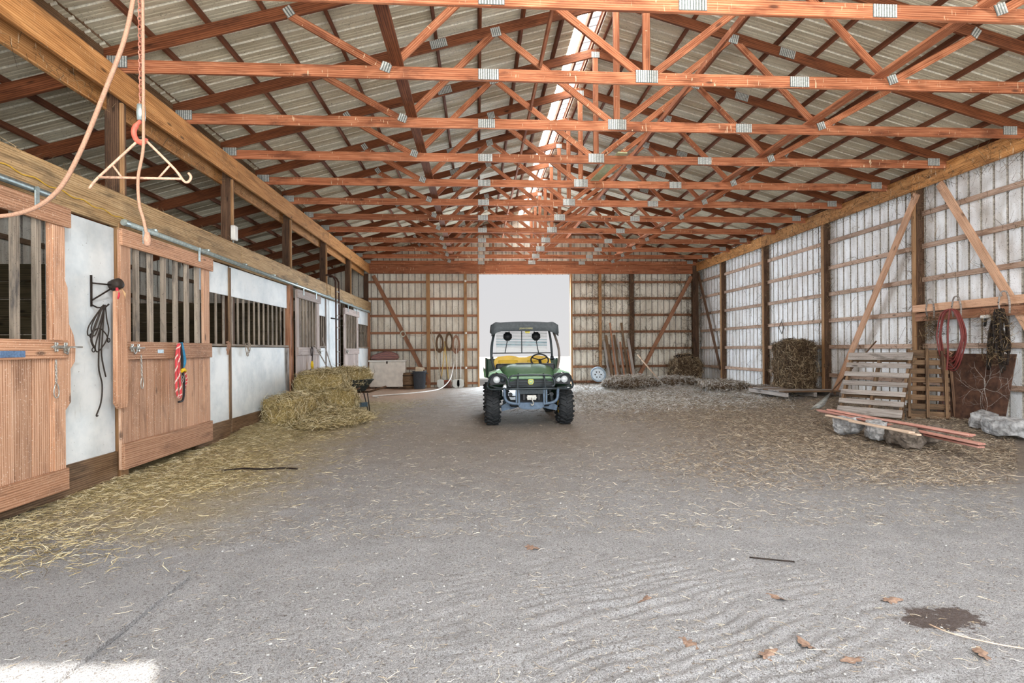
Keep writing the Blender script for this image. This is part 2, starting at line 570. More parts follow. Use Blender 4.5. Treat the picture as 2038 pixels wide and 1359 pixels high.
for px in [-4.22, -3.66, -3.04, -2.42, -1.80, -1.16, -0.56, 0.06, 0.68, 1.30, 1.74, 1.96]:
    purlin(px, zroof(px) - 0.047, SL)
for px in [2.12, 2.60, 3.20, 3.82, 4.44, 5.02, 5.62, 6.22, 6.82, 7.42, 8.02, 8.5]:
    purlin(px, zroof(px) - 0.047, -SL)
for px in [-4.6, -5.25, -5.9, -6.55, -7.2, -7.62]:
    purlin(px, zlean(px) - 0.047, 0.28)
# lean-to rafters over the stalls
for i in range(0, 13):
    y = TY[i] + 0.03
    board('rafter', (-4.06, y, zlean(-4.06) - 0.192), (-7.65, y, zlean(-7.65) - 0.192), 0.19, 0.04, M['rafter'], ceil)

# ---------------------------------------------------------------- far wall
wf = structure('wall_far')
def gable(x): return zroof(x) if x > -4.1 else zlean(x)
edges = [-7.7, -6.79, -5.87, -4.96, -4.1]
xx = -4.1
while xx < 0.05 - 0.1:
    xx = min(xx + 0.9144, 0.06)
    edges.append(xx)
YS = YF + 0.16
for a, b in zip(edges, edges[1:]):
    g0, g1 = gable(a + 1e-3), gable(b - 1e-3)
    sheet(wf, (a, YS, -0.05), (1, 0, 0), (0, 0, 1), (0, 1, 0), b - a, g0 + 0.05, g1 + 0.05, FAR)
for a, b in ((0.06, 0.97), (0.97, 2.03), (2.03, 2.9), (2.9, 3.47)):
    sheet(wf, (a, YS, 4.19), (1, 0, 0), (0, 0, 1), (0, 1, 0), b - a, gable(a) - 4.19, gable(b) - 4.19, FAR)
xx = 3.47
while xx < 8.5:
    b = min(xx + 0.9144, 8.55)
    sheet(wf, (xx, YS, -0.05), (1, 0, 0), (0, 0, 1), (0, 1, 0), b - xx, gable(xx) + 0.05, gable(b) + 0.05, FAR)
    xx = b
GZ = [0.14, 0.71, 1.39, 2.02, 2.65, 3.28, 3.90]
def girt_run(par, pts, mat, up=(0, 0, 1)):
    for a, b in zip(pts, pts[1:]):
        board('girt', a, b, 0.09, 0.04, mat, par, up)
YG = YF + 0.11
for z in GZ:
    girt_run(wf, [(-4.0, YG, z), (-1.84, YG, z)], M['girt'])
    girt_run(wf, [(-1.78, YG, z), (-0.48, YG, z)], M['girt'])
    girt_run(wf, [(-0.42, YG, z), (0.03, YG, z)], M['girt'])
    girt_run(wf, [(3.53, YG, z), (4.57, YG, z)], M['girt'])
    girt_run(wf, [(4.66, YG, z), (5.77, YG, z)], M['girt'])
    girt_run(wf, [(5.86, YG, z), (8.3, YG, z)], M['girt'])
    if z > 0.5 and z < 3.8: girt_run(wf, [(-7.6, YG, z), (-4.05, YG, z)], M['brown'])
for z in (5.1, 5.7):
    wz = (6.585 - z) / SL
    girt_run(wf, [(XK - wz + 0.2, YG, z), (XK + wz - 0.2, YG, z)], M['girt'])
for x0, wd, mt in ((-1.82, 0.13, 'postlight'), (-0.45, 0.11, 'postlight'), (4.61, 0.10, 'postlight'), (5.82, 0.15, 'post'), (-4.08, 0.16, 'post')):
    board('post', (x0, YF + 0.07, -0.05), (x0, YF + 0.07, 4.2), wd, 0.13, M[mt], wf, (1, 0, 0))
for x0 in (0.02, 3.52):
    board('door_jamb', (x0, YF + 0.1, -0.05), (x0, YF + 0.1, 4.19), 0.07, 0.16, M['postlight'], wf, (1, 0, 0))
for x0 in (-0.9, 0.6, 2.03, 3.5, 5.0):
    board('post', (x0, YF + 0.07, 4.52), (x0, YF + 0.07, zroof(x0) - 0.1), 0.09, 0.09, M['girt'], wf, (1, 0, 0))
for a, b in ((-3.97, 0.3), (0.3, 4.4), (4.4, 8.34)):
    board('header_board', (a, YF - 0.02, 4.355), (b, YF - 0.02, 4.355), 0.33, 0.045, M['truss'], wf)
board('brace', (-3.80, YF - 0.0, 4.12), (-1.78, YF - 0.0, 0.12), 0.14, 0.045, M['girt'], wf, (1, 0, 0.5))
board('brace', (8.12, YF - 0.0, 4.10), (5.95, YF - 0.0, 0.15), 0.14, 0.045, M['girt'], wf, (1, 0, -0.5))
board('shelf_board', (-3.9, YF - 0.1, 1.40), (-1.84, YF - 0.1, 1.40), 0.03, 0.22, M['girt'], wf)

# a sliding door leaf parked open outside each side of the doorway would be out of sight; its track shows above
board('door_track', (-2.0, YS + 0.08, 4.25), (5.6, YS + 0.08, 4.25), 0.08, 0.05, M['galv'], wf)

# ---------------------------------------------------------------- right wall
wr = structure('wall_right')
xs_ = XR + 0.15
y = -2.2
while y < YF + 0.1:
    b = min(y + 0.9144, YF + 0.16)
    sheet(wr, (xs_, y, -0.05), (0, 1, 0), (0, 0, 1), (1, 0, 0), b - y, zroof(8.49) + 0.05 - 0.06, zroof(8.49) + 0.05 - 0.06, WALL)
    y = b
PYR = [1.6, 4.35, 7.05, 9.81, 12.55, 15.29, 18.04]
prev = -2.0
for py in PYR + [YF + 0.02]:
    for z in GZ:
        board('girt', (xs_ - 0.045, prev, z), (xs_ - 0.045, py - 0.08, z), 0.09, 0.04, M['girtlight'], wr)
    prev = py + 0.08
for py in PYR:
    # the pale strips added further down paint the light on each post's aisle face
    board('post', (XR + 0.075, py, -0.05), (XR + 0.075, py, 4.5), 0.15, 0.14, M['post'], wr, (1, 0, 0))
board('post', (8.26, YF + 0.02, -0.05), (8.26, YF + 0.02, 4.5), 0.22, 0.16, M['post'], wr, (1, 0, 0))
def rzp(y): return 4.50 - 0.006 * (y - 10)
for a, b in ((-2.0, 4.35), (4.35, 9.81), (9.81, 15.29), (15.29, YF)):
    board('plate_board', (XR - 0.022, a, rzp(a)), (XR - 0.022, b - 0.004, rzp(b)), 0.31, 0.045, M['girder'], wr)
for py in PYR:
    board('lit_face_strip', (XR - 0.004, py, 0.0), (XR - 0.004, py, 4.34), 0.10, 0.012, M['postlight'], wr, (0, 1, 0))  # thin pale boards painting the lit aisle side of the posts
board('eave_board', (8.53, -2.1, zroof(8.5) - 0.08), (8.53, YF + 0.2, zroof(8.5) - 0.08), 0.24, 0.03, M['brown'], wr)
# long knee braces nailed across the posts
board('brace', (XR - 0.01, 9.72, 4.28), (XR - 0.01, 12.15, 0.30), 0.14, 0.04, M['rack'], wr, (0, 1, 0.5))
board('brace', (XR - 0.01, 9.22, 4.32), (XR - 0.01, 7.6, 1.55), 0.14, 0.04, M['rack'], wr, (0, -1, 0.5))
board('brace', (XR - 0.01, 19.9, 4.20), (XR - 0.01, 18.08, 0.65), 0.13, 0.04, M['post'], wr, (0, 1, 0.5))
for z, w_, mt, dx in ((2.09, 0.135, 'rack', -0.05), (1.93, 0.15, 'girt', 0.0)):
    board('rack_board', (XR - 0.05 + dx, 9.72, z), (XR - 0.05 + dx, 6.2, z + 0.01), w_, 0.045, M[mt], wr)

# ---------------------------------------------------------------- left side: girder on posts, stall header
wl = structure('wall_left')
PYL = [0.80, 3.57 + 0.1, 6.40, 9.14, 11.90, 14.63, 17.37]
for py in PYL:
    board('post', (XL - 0.12, py, -0.05), (XL - 0.12, py, 4.53), 0.15, 0.14, M['post'], wl, (1, 0, 0))
    board('post', (XL + 0.012 - 0.03, py - 0.052, 3.1), (XL + 0.012 - 0.03, py - 0.052, 4.2), 0.04, 0.035, M['postlight'], wl, (1, 0, 0))  # thin pale strip painting the post's lit aisle face
for a, b in ((-2.0, 3.64), (3.64, 9.14), (9.14, 14.63), (14.63, YF)):
    board('girder_board', (XL + 0.02, a, 4.37), (XL + 0.02, b - 0.004, 4.365), 0.32, 0.045, M['girder'], wl)
    board('girder_board', (XL - 0.19, a, 4.27), (XL - 0.19, b - 0.004, 4.265), 0.30, 0.045, M['girder'], wl)
for a, b in ((-1.0, 3.9), (3.9, 9.2), (9.2, 15.0), (15.0, YF)):
    board('header_board', (-3.92, a, 2.935), (-3.92, b - 0.006, 2.935), 0.36, 0.05, M['header'], wl)
for a, b in ((-1.0, 6.5), (6.5, 13.5), (13.5, YF)):
    board('header_cap', (-3.955, a, 3.125), (-3.955, b, 3.125), 0.02, 0.12, M['header'], wl)
board('step_board', (-4.16, -2.1, 4.80), (-4.16, YF + 0.2, 4.80), 0.22, 0.03, M['brown'], wl)
# stall back wall, sheeted
y = -2.2
while y < YF:
    b = min(y + 0.9144 * 2, YF + 0.16)
    sheet(wl, (-7.7, y, -0.05), (0, 1, 0), (0, 0, 1), (-1, 0, 0), b - y, zlean(-7.7) + 0.05, zlean(-7.7) + 0.05, FAR)
    y = b
for z in (0.7, 1.4, 2.02, 2.65, 3.28):
    board('girt', (-7.65, -2, z), (-7.65, YF, z), 0.09, 0.04, M['brown'], wl)
# plank partitions between the stalls
for py in (3.3, 6.42, 11.58, 14.02, 17.9):
    for k in range(12):
        board('plank', (-4.12, py, 0.1 + k * 0.2), (-7.6, py, 0.1 + k * 0.2), 0.192, 0.04, M['stallwood'], wl)
# back planks of the first stall, seen through the bars
for k in range(12):
    board('plank', (-7.55, -1.5, 0.1 + k * 0.2), (-7.55, 6.4, 0.1 + k * 0.2), 0.192, 0.04, M['stallwood'], wl)

XW = -3.93
def vpanel(y0, y1, z0, z1, name='panel'):
    bm = nb()
    bbox(bm, (0, 0, 0), (0.02, y1 - y0, z1 - z0), bev=0.003)
    return obj(name, bm, M['paint'], wl, T((XW - 0.01, (y0 + y1) / 2, (z0 + z1) / 2)))
def base(y0, y1):
    board('baseboard', (XW - 0.0, y0, 0.17), (XW - 0.0, y1, 0.17), 0.30, 0.045, M['brown'], wl)
_barm = {}
def bar(par, x, y, z0, z1, wd=0.045, dp=0.05, mt='bar'):
    return board('bar', (x, y, z0), (x, y, z1), wd, dp, M[mt], par, (0, 1, 0))
def grille(y0, y1, n, z0=1.50, z1=2.27, par=wl, x=XW - 0.02, wd=0.045, mt='bar'):
    for i in range(n):
        bar(par, x, y0 + (i + 0.5) * (y1 - y0) / n, z0, z1, wd, 0.022, mt)
def stall_front(y0, y1, n):
    base(y0, y1)
    vpanel(y0, y1, 0.32, 1.46)
    vpanel(y0, y1, 2.27, 2.74)
    board('sill_rail', (XW, y0, 1.49), (XW, y1, 1.49), 0.035, 0.06, M['bar'], wl)
    grille(y0, y1, n)
vpanel(5.20, 6.11, 0.32, 2.74); base(4.4, 6.11)
vpanel(2.0, 3.3, 0.32, 2.74)
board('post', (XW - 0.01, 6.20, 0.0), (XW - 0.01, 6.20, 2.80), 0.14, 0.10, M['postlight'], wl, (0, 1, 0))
stall_front(7.80, 8.79, 4)
board('cover_strip', (XW + 0.005, 8.82, 0.3), (XW + 0.005, 8.82, 2.72), 0.06, 0.03, M['brown'], wl, (0, 1, 0))
stall_front(8.85, 11.42, 12)
board('post', (XW - 0.01, 11.56, 0.0), (XW - 0.01, 11.56, 2.78), 0.20, 0.12, M['girt'], wl, (0, 1, 0))
board('post', (XW + 0.02, 11.36, 0.3), (XW + 0.02, 11.36, 1.46), 0.14, 0.03, M['grey'], wl, (0, 1, 0))
stall_front(13.5, 14.22, 4)
vpanel(14.27, 15.75, 0.32, 2.74); base(14.27, 15.75)
board('cover_strip', (XW + 0.005, 14.24, 0.3), (XW + 0.005, 14.24, 2.74), 0.06, 0.03, M['grey'], wl, (0, 1, 0))
stall_front(17.45, 19.62, 10)
board('post', (XW - 0.01, 19.75, 0.0), (XW - 0.01, 19.75, 2.78), 0.2, 0.12, M['girt'], wl, (0, 1, 0))
# ---------------------------------------------------------------- unseen front wall, its openings shaped for the sun patch and the fill
wfr = structure('wall_front')
YW = -2.1
def fr(a, b, z0, z1a, z1b=None):
    z1b = z1a if z1b is None else z1b
    sheet(wfr, (a, YW, z0), (1, 0, 0), (0, 0, 1), (0, -1, 0), b - a, z1a - z0, z1b - z0, WALL)
SUNLINT = 4.43
for a, b in ((-7.7, -5.9), (-5.9, -4.1)): fr(a, b, -0.05, gable(a + 1e-3), gable(b - 1e-3))
for a, b in ((-4.1, -2.4), (-2.4, -0.7), (-0.7, 0.92)): fr(a, b, SUNLINT, gable(a), gable(b))
for a, b in ((0.92, 2.03),): fr(a, b, -0.05, gable(a), gable(b))
for a, b in ((2.03, 4.0), (4.0, 6.0), (6.0, 8.0)): fr(a, b, 3.8, gable(a), gable(b))
fr(8.0, 8.55, -0.05, gable(8.0), gable(8.55))

# ---------------------------------------------------------------- roof trusses
def zb(x): return 4.975 + SL * (x + 2.94) if x < XK else 4.975 + SL * (2 * XK - x + 2.94)
def plate_mesh(wd, ht):
    bm = nb()
    bbox(bm, (0, 0, 0), (wd, 0.004, ht), mi=1)
    n = int(wd / 0.026)
    for i in range(n):
        bbox(bm, (-wd / 2 + (i + 0.5) * wd / n, -0.004, 0), (wd / n * 0.55, 0.006, ht * 0.96))
    m = bpy.data.meshes.new('nail_plate')
    bm.to_mesh(m); bm.free()
    m.materials.append(M['plate'])
    m.materials.append(M['platebase'])
    return m
PLM = {}
def nplate(par, x, z, wd, ht, a=0.0):
    k = (wd, ht)
    if k not in PLM: PLM[k] = plate_mesh(wd, ht)
    return obj('nail_plate', PLM[k], None, par, T((x, -0.024, z)) @ RY(a))
def build_truss(label):
    t = thing('roof_truss', label, 'truss', (0, TY[0], 0), 0, 'roof trusses')
    mt, ma = M['truss'], M['rafter']
    # local frame: y = 0 is the middle of the truss, its face towards the camera is at -0.019
    for a, b in ((-4.12, 0.1485), (0.1485, 3.909), (3.909, 8.42)):
        board('bottom_chord', (a, 0, ZC + 0.07), (b, 0, ZC + 0.07), 0.14, 0.038, mt, t)
    up = (-SL, 0, 1)
    for s in (1, -1):
        xa, xm = XK - s * 6.32, XK - s * 2.55
        board('top_chord', (xa, 0, zb(xa) + 0.075), (xm, 0, zb(xm) + 0.075), 0.145, 0.038, ma, t)
        board('top_chord', (xm, 0, zb(xm) + 0.075), (XK, 0, zb(XK) + 0.075), 0.145, 0.038, ma, t)
        X = lambda q: XK - s * (XK - q)
        b1, t1, t2 = X(-1.03), X(-2.12), X(0.29)
        board('web', (t1, 0, zb(t1) + 0.03), (b1 - s * 0.05, 0, ZC + 0.13), 0.09, 0.038, mt, t)
        board('web', (b1 + s * 0.05, 0, ZC + 0.13), (t2 - s * 0.03, 0, zb(t2) + 0.03), 0.09, 0.038, mt, t)
        board('web', (t2 + s * 0.05, 0, zb(t2) + 0.03), (XK - s * 0.10, 0, ZC + 0.14), 0.09, 0.038, mt, t)
        nplate(t, b1, ZC + 0.125, 0.12, 0.11, s * 0.35)
        nplate(t, t1, zb(t1) + 0.06, 0.10, 0.12, -s * 0.6)
        nplate(t, t2, zb(t2) + 0.04, 0.14, 0.13, -s * 0.25)
        nplate(t, xm, zb(xm) + 0.075, 0.24, 0.12, -s * 0.27)
        nplate(t, X(0.1485), ZC + 0.07, 0.24, 0.125)
        nplate(t, X(-4.0), ZC + 0.11, 0.22, 0.13)
    board('king_post', (XK, 0, ZC + 0.12), (XK, 0, zb(XK) + 0.08), 0.09, 0.038, mt, t, (1, 0, 0))
    nplate(t, XK, ZC + 0.09, 0.27, 0.15)
    nplate(t, XK, zb(XK) + 0.03, 0.14, 0.10)
    return t
ORD = ['first', 'second', 'third', 'fourth', 'fifth', 'sixth', 'seventh', 'eighth', 'ninth', 'tenth', 'eleventh', 'twelfth']
tr0 = build_truss('reddish wooden roof truss just above the top edge of the photo, holding the hoist chain')
for i in range(1, 13):
    if i == 1: lab = 'nearest reddish wooden roof truss, its bottom chord along the top edge of the photo'
    elif i == 12: lab = 'last reddish roof truss, flat against the far wall above the open doorway'
    else: lab = ORD[i - 1] + ' reddish roof truss counted back from the top edge of the photo'
    dup(tr0, T((0, TY[i], 0)), lab)
def rung(name, label, pts, wd, th, mat, up, grp=None):
    """one long board as a thing, its object frame at its own middle"""
    o = board(name, pts[0], pts[1], wd, th, mat, None, up)
    return setp(o, label, 'board', grp)
# runner boards lying lengthwise on the chords
Lz = ZC + 0.14 + 0.02
for a, b, lab in ((-2.0, 6.5, 'near length of the reddish bracing board lying on the truss chords left of centre'), (6.5, 13.2, 'middle length of the reddish bracing board lying on the truss chords left of centre'), (13.2, 19.9, 'far length of the reddish bracing board lying on the truss chords left of centre')):
    rung('bracing_board', lab, ((-0.90, a, Lz), (-0.90, b - 0.01, Lz)), 0.14, 0.038, M['rafter'], (1, 0, 0), 'lengthwise bracing boards on the truss chords')
for a, b, lab in ((-2.0, 6.5, 'near length of the pale-edged bracing board on the chords right of centre'), (6.5, 13.2, 'middle length of the pale-edged bracing board on the chords right of centre'), (13.2, 19.9, 'far length of the pale-edged bracing board on the chords right of centre')):
    rung('bracing_board', lab, ((4.92, a, Lz), (4.92, b - 0.01, Lz)), 0.14, 0.038, M['truss'], (1, 0, 0), 'lengthwise bracing boards on the truss chords')
rung('bracing_board', 'reddish bracing board high in the trusses left of the skylight', ((0.92, 0.5, 5.45), (0.92, 19.9, 5.45)), 0.09, 0.038, M['truss'], (0, 0, 1), 'lengthwise bracing boards on the truss chords')
rung('bracing_board', 'reddish bracing board high in the trusses right of the skylight', ((3.2, 0.5, 5.35), (3.2, 19.9, 5.35)), 0.09, 0.038, M['truss'], (0, 0, 1), 'lengthwise bracing boards on the truss chords')
rung('loose_board', 'pale green flat board laid slanting across the chords right of the skylight', ((2.46, 8.95, Lz), (2.30, 10.55, Lz)), 0.17, 0.02, plain('pale_green_board', (186, 190, 150), 0.8), (1, 0, 0))
# ---------------------------------------------------------------- the ground
def fbm(x, y, s, o=3):
    return noise.fractal(Vector((x * s, y * s, 3.7)), 1.0, 2.0, o)
def sstep(a, b, x):
    t = max(0.0, min(1.0, (x - a) / (b - a)))
    return t * t * (3 - 2 * t)
def gz(x, y):
    """ground height"""
    z = 0.012 * fbm(x, y, 0.6, 3)
    if y < 9:
        z += 0.008 * fbm(x, y, 4.0, 3) + 0.005 * fbm(x + 9, y, 14.0, 2)
    # wind-rippled sand in the near right
    k = math.exp(-((x - 1.0) / 1.1) ** 2) * sstep(3.9, 3.0, y)
    if k > 0.01:
        ph = 2 * PI * (y * 0.95 - x * 0.38 + 0.10 * noise.noise(Vector((x * 2.2, y * 2.2, 0)))) / 0.085
        z += 0.0130 * k * max(0.0, 0.5 + 1.1 * noise.noise(Vector((x * 4, y * 4, 5)))) * math.sin(ph)
    # trampled litter rises towards the right wall and in the far right
    r = sstep(2.2, 6.5, x) * sstep(7.5, 11.5, y)
    z += r * (0.05 + 0.07 * abs(fbm(x, y, 1.1, 4)) + 0.03 * fbm(x, y, 3.4, 3))
    z += 0.16 * sstep(6.2, 8.3, x) * sstep(6.0, 8.5, y)
    # heap below the far right corner
    d = ((x - 5.2) / 1.25) ** 2 + ((y - 17.6) / 1.1) ** 2
    z += 0.26 * math.exp(-d * 1.3) * (1 + 0.5 * fbm(x, y, 2.2, 3))
    d = ((x - 6.6) / 1.1) ** 2 + ((y - 18.2) / 1.0) ** 2
    z += 0.20 * math.exp(-d * 1.3) * (1 + 0.5 * fbm(x, y, 2.2, 3))
    # hay trodden along the stall fronts
    z += 0.10 * sstep(-2.9, -3.8, x) * sstep(8.0, 9.6, y) * sstep(15.0, 12.5, y)
    z += 0.03 * sstep(-2.6, -3.7, x) * sstep(4.8, 5.4, y)
    if x < -1.74 and y < 3.47: z = min(z, 0.0)
    return z
def ground():
    ys = [-2.2]
    while ys[-1] < 24.5:
        y = ys[-1]
        ys.append(y + (0.30 if y < 2.0 else 0.014 + 0.0052 * max(0, y - 2.0)))
    NX = 420
    verts, faces = [], []
    for y in ys:
        half = 1.0
        x0 = max(-8.3, -1.3 * y - 1.2) if y > 2 else -8.0
        x1 = min(9.2, 1.3 * y + 1.5) if y > 2 else 8.8
        if y <= 2: x0, x1 = -7.9, 8.7
        for i in range(NX):
            x = x0 + (x1 - x0) * i / (NX - 1)
            verts.append((x, y, gz(x, y) if y > 1.5 else 0.0))
    ny = len(ys)
    v = np.array(verts, dtype=np.float32)
    idx = np.arange((ny - 1) * (NX - 1))
    r, c = idx // (NX - 1), idx % (NX - 1)
    a = r * NX + c
    q = np.stack([a, a + 1, a + NX + 1, a + NX], 1).astype(np.int32)
    me = bpy.data.meshes.new('floor')
    me.vertices.add(len(v)); me.vertices.foreach_set('co', v.ravel())
    me.loops.add(q.size); me.loops.foreach_set('vertex_index', q.ravel())
    me.polygons.add(len(q)); me.polygons.foreach_set('loop_start', np.arange(len(q), dtype=np.int32) * 4)
    me.polygons.foreach_set('use_smooth', np.ones(len(q), dtype=bool))
    me.update(calc_edges=True)
    return me

def ground_mat():
    s = NT('packed_sand_and_litter', 0.95, 0, 0.15)
    p = s.pos()
    sep = s.n('ShaderNodeSeparateXYZ'); s.put(sep.inputs[0], p)
    X, Y = sep.outputs[0], sep.outputs[1]
    big = s.noise(p, 0.55, 4, 0.6)
    mid = s.noise(p, 3.2, 5, 0.65)
    fine = s.noise(p, 60, 4, 0.75)
    grit = s.noise(p, 190, 3, 0.8)
    fib = s.noise(s.vmul(p, (22, 90, 22)), 1.0, 3, 0.65, 1.5)
    fib2 = s.noise(s.vmul(p, (80, 24, 22)), 1.0, 3, 0.65, 1.5)
    sand = s.ramp(grit, [(0.34, srgb(78, 77, 78)), (0.47, srgb(156, 156, 158)), (0.60, srgb(182, 182, 184)), (0.70, srgb(222, 222, 224))])
    sand = s.mix(s.ramp(fine, [(0.34, 0.85), (0.47, 0.0)]), sand, srgb(92, 84, 78))
    hay = s.ramp(s.math('MAXIMUM', fib, fib2), [(0.42, srgb(96, 82, 68)), (0.54, srgb(156, 142, 124)), (0.66, srgb(202, 188, 166))])
    brown = s.mix(0.45, hay, srgb(138, 124, 114))
    lime = s.ramp(fine, [(0.36, srgb(120, 112, 100)), (0.5, srgb(204, 206, 206)), (0.65, srgb(232, 236, 238))])
    # mask helpers: noisy edges along Y and X
    wob = s.math('MULTIPLY', s.math('SUBTRACT', big, 0.5), 3.2)
    Yn = s.math('ADD', Y, wob)
    Xn = s.math('ADD', X, s.math('MULTIPLY', s.math('SUBTRACT', mid, 0.5), 1.4))
    far = s.ramp(s.math('MULTIPLY', s.math('SUBTRACT', Yn, 4.6), 1 / 4.0, True), [(0, 0.0), (1, 0.75)])
    c = s.mix(far, sand, brown)
    right = s.math('MULTIPLY', s.math('MULTIPLY', s.math('SUBTRACT', Xn, 3.0), 0.5, True), s.math('MULTIPLY', s.math('SUBTRACT', Yn, 4.4), 0.6, True))
    c = s.mix(s.math('MULTIPLY', right, 0.6), c, s.mix(s.ramp(mid, [(0.4, 0.0), (0.6, 0.7)]), hay, srgb(96, 80, 66)))
    lm = s.math('MULTIPLY', s.math('MULTIPLY', s.math('SUBTRACT', Yn, 11.3), 0.45, True), s.math('MULTIPLY', s.math('ADD', Xn, 0.9), 0.5, True))
    c = s.mix(s.math('MULTIPLY', lm, s.ramp(mid, [(0.36, 0.35), (0.55, 0.95)])), c, lime)
    left = s.math('MULTIPLY', s.math('MULTIPLY', s.math('SUBTRACT', -1.6, Xn), 0.75, True), s.math('MULTIPLY', s.math('SUBTRACT', Yn, 3.9), 0.8, True))
    left = s.math('MULTIPLY', left, s.math('MULTIPLY', s.math('SUBTRACT', 16.5, Yn), 0.5, True))
    hayl = s.ramp(s.math('MAXIMUM', fib, fib2), [(0.40, srgb(112, 96, 58)), (0.54, srgb(176, 158, 110)), (0.66, srgb(226, 210, 164))])
    c = s.mix(s.math('MULTIPLY', left, 0.85), c, hayl)
    dirt = s.math('MULTIPLY', s.math('MULTIPLY', s.math('SUBTRACT', Yn, 14.0), 0.5, True), s.math('MULTIPLY', s.math('SUBTRACT', -1.0, Xn), 1.0, True))
    c = s.mix(s.math('MULTIPLY', dirt, 0.8), c, s.ramp(fine, [(0.35, srgb(140, 108, 86)), (0.6, srgb(202, 172, 148))]))
    c = s.mix(1.0, c, s.ramp(mid, [(0.3, 0.86), (0.7, 1.08)]), 'MULTIPLY')
    # damp dark patch in the near right
    dx = s.math('DIVIDE', s.math('SUBTRACT', X, 2.36), 0.25)
    dy = s.math('DIVIDE', s.math('SUBTRACT', Y, 2.63), 0.13)
    dd = s.math('ADD', s.math('MULTIPLY', dx, dx), s.math('MULTIPLY', dy, dy))
    dd = s.math('ADD', dd, s.math('MULTIPLY', s.math('SUBTRACT', s.noise(p, 9, 5, 0.75), 0.5), 5.0))
    c = s.mix(s.ramp(dd, [(0.55, 0.85), (0.95, 0.0)]), c, srgb(74, 60, 54))
    s.bump(s.math('ADD', s.math('MULTIPLY', fine, 0.8), s.math('ADD', s.math('MULTIPLY', grit, 0.4), s.math('MULTIPLY', s.math('MAXIMUM', fib, fib2), 0.4))), 1.0, 0.022)
    return s.col(c)
M['ground'] = ground_mat()
fl = obj('floor', ground(), M['ground'])
fl['kind'] = 'structure'

# ground outside, beyond the far door and before the front ones
bm = nb()
bbox(bm, (0, 0, 0), (120, 120, 0.1))
og = obj('ground', bm, plain('bare_outside_ground', (206, 200, 192), 0.95, 0, 0.1, 2), None, T((0, 40, -0.10)))
og['kind'] = 'structure'
# ---------------------------------------------------------------- small hardware
def chain_bm(pts, link=0.045, wire=0.005, wid=0.016):
    """a chain of links along a polyline"""
    P = [Vector(p) for p in pts]
    seg = [0.0]
    for a, b in zip(P, P[1:]): seg.append(seg[-1] + (b - a).length)
    n = max(2, int(seg[-1] / (link * 0.78)))
    bm = nb()
    def at(s):
        for i in range(len(P) - 1):
            if s <= seg[i + 1] or i == len(P) - 2:
                t = (s - seg[i]) / max(1e-6, seg[i + 1] - seg[i])
                return P[i].lerp(P[i + 1], t), (P[i + 1] - P[i]).normalized()
    for k in range(n):
        c, d = at((k + 0.5) * seg[-1] / n)
        u = d.cross(Vector((0, 1, 0)) if k % 2 else Vector((1, 0, 0)))
        if u.length < .01: u = d.orthogonal()
        u.normalize()
        ring = []
        for j in range(8):
            a = 2 * PI * j / 8
            ring.append(c + d * math.cos(a) * link / 2 + u * math.sin(a) * wid / 2 * 1.2)
        btube(bm, ring, wire, 5, True)
    return bm
def snap_bm(c, h=0.10, wd=0.05, r=0.005):
    bm = nb()
    pts = []
    for j in range(14):
        a = 2 * PI * j / 14
        wv = wd / 2 * (0.55 + 0.45 * (0.5 - 0.5 * math.cos(a)))
        pts.append((c[0], c[1] + math.sin(a) * wv, c[2] + math.cos(a) * h / 2))
    return btube(bm, pts, r, 7, True)

def stall_door(label, y0, wd, z0, z1, zm0, zm1, nbars, npl, matp, matr, zb1=0.40, edge=None, grp='sliding stall doors'):
    t = thing('stall_door', label, 'door', (-3.83, y0, 0), 0, grp)
    t['kind'] = 'thing'
    a, b = 0.0, wd
    sw = 0.17
    for yy in (a + sw / 2, b - sw / 2):
        board('stile', (0, yy, z0), (0, yy, z1 - 0.01), sw, 0.035, matp, t, (0, 1, 0))
    # lower planks behind the rails
    wpl = (b - a - 2 * sw) / npl
    for k in range(npl):
        board('plank', (-0.004, a + sw + (k + 0.5) * wpl, z0 + 0.02), (-0.004, a + sw + (k + 0.5) * wpl, zm0 + 0.04), wpl - 0.006, 0.03, matp, t, (0, 1, 0))
    board('top_rail', (0.032, a - 0.02, z1 - 0.09), (0.032, b + 0.05, z1 - 0.09), 0.18, 0.035, matr, t)
    board('middle_rail', (0.032, a + 0.0, (zm0 + zm1) / 2), (0.032, b, (zm0 + zm1) / 2), zm1 - zm0, 0.035, matr, t)
    board('bottom_rail', (0.032, a - 0.005, (z0 + zb1) / 2), (0.032, b + 0.005, (z0 + zb1) / 2), zb1 - z0, 0.035, matr, t)
    gap = (b - a - 2 * sw)
    for k in range(nbars):
        y = a + sw + (k + 0.5) * gap / nbars
        board('bar', (-0.01, y, zm1 - 0.02), (-0.01, y, z1 - 0.15), 0.06, 0.045, M['bar'], t, (0, 1, 0))
    for yy in (a + 0.35, b - 0.35):
        bm = nb()
        bbox(bm, (0.055, yy, z1 - 0.02), (0.008, 0.05, 0.16), bev=0.002)
        bcyl(bm, (0.035, yy, z1 + 0.07), (0.065, yy, z1 + 0.07), 0.022, n=10)
        obj('hanger', bm, M['galv'], t)
    return t
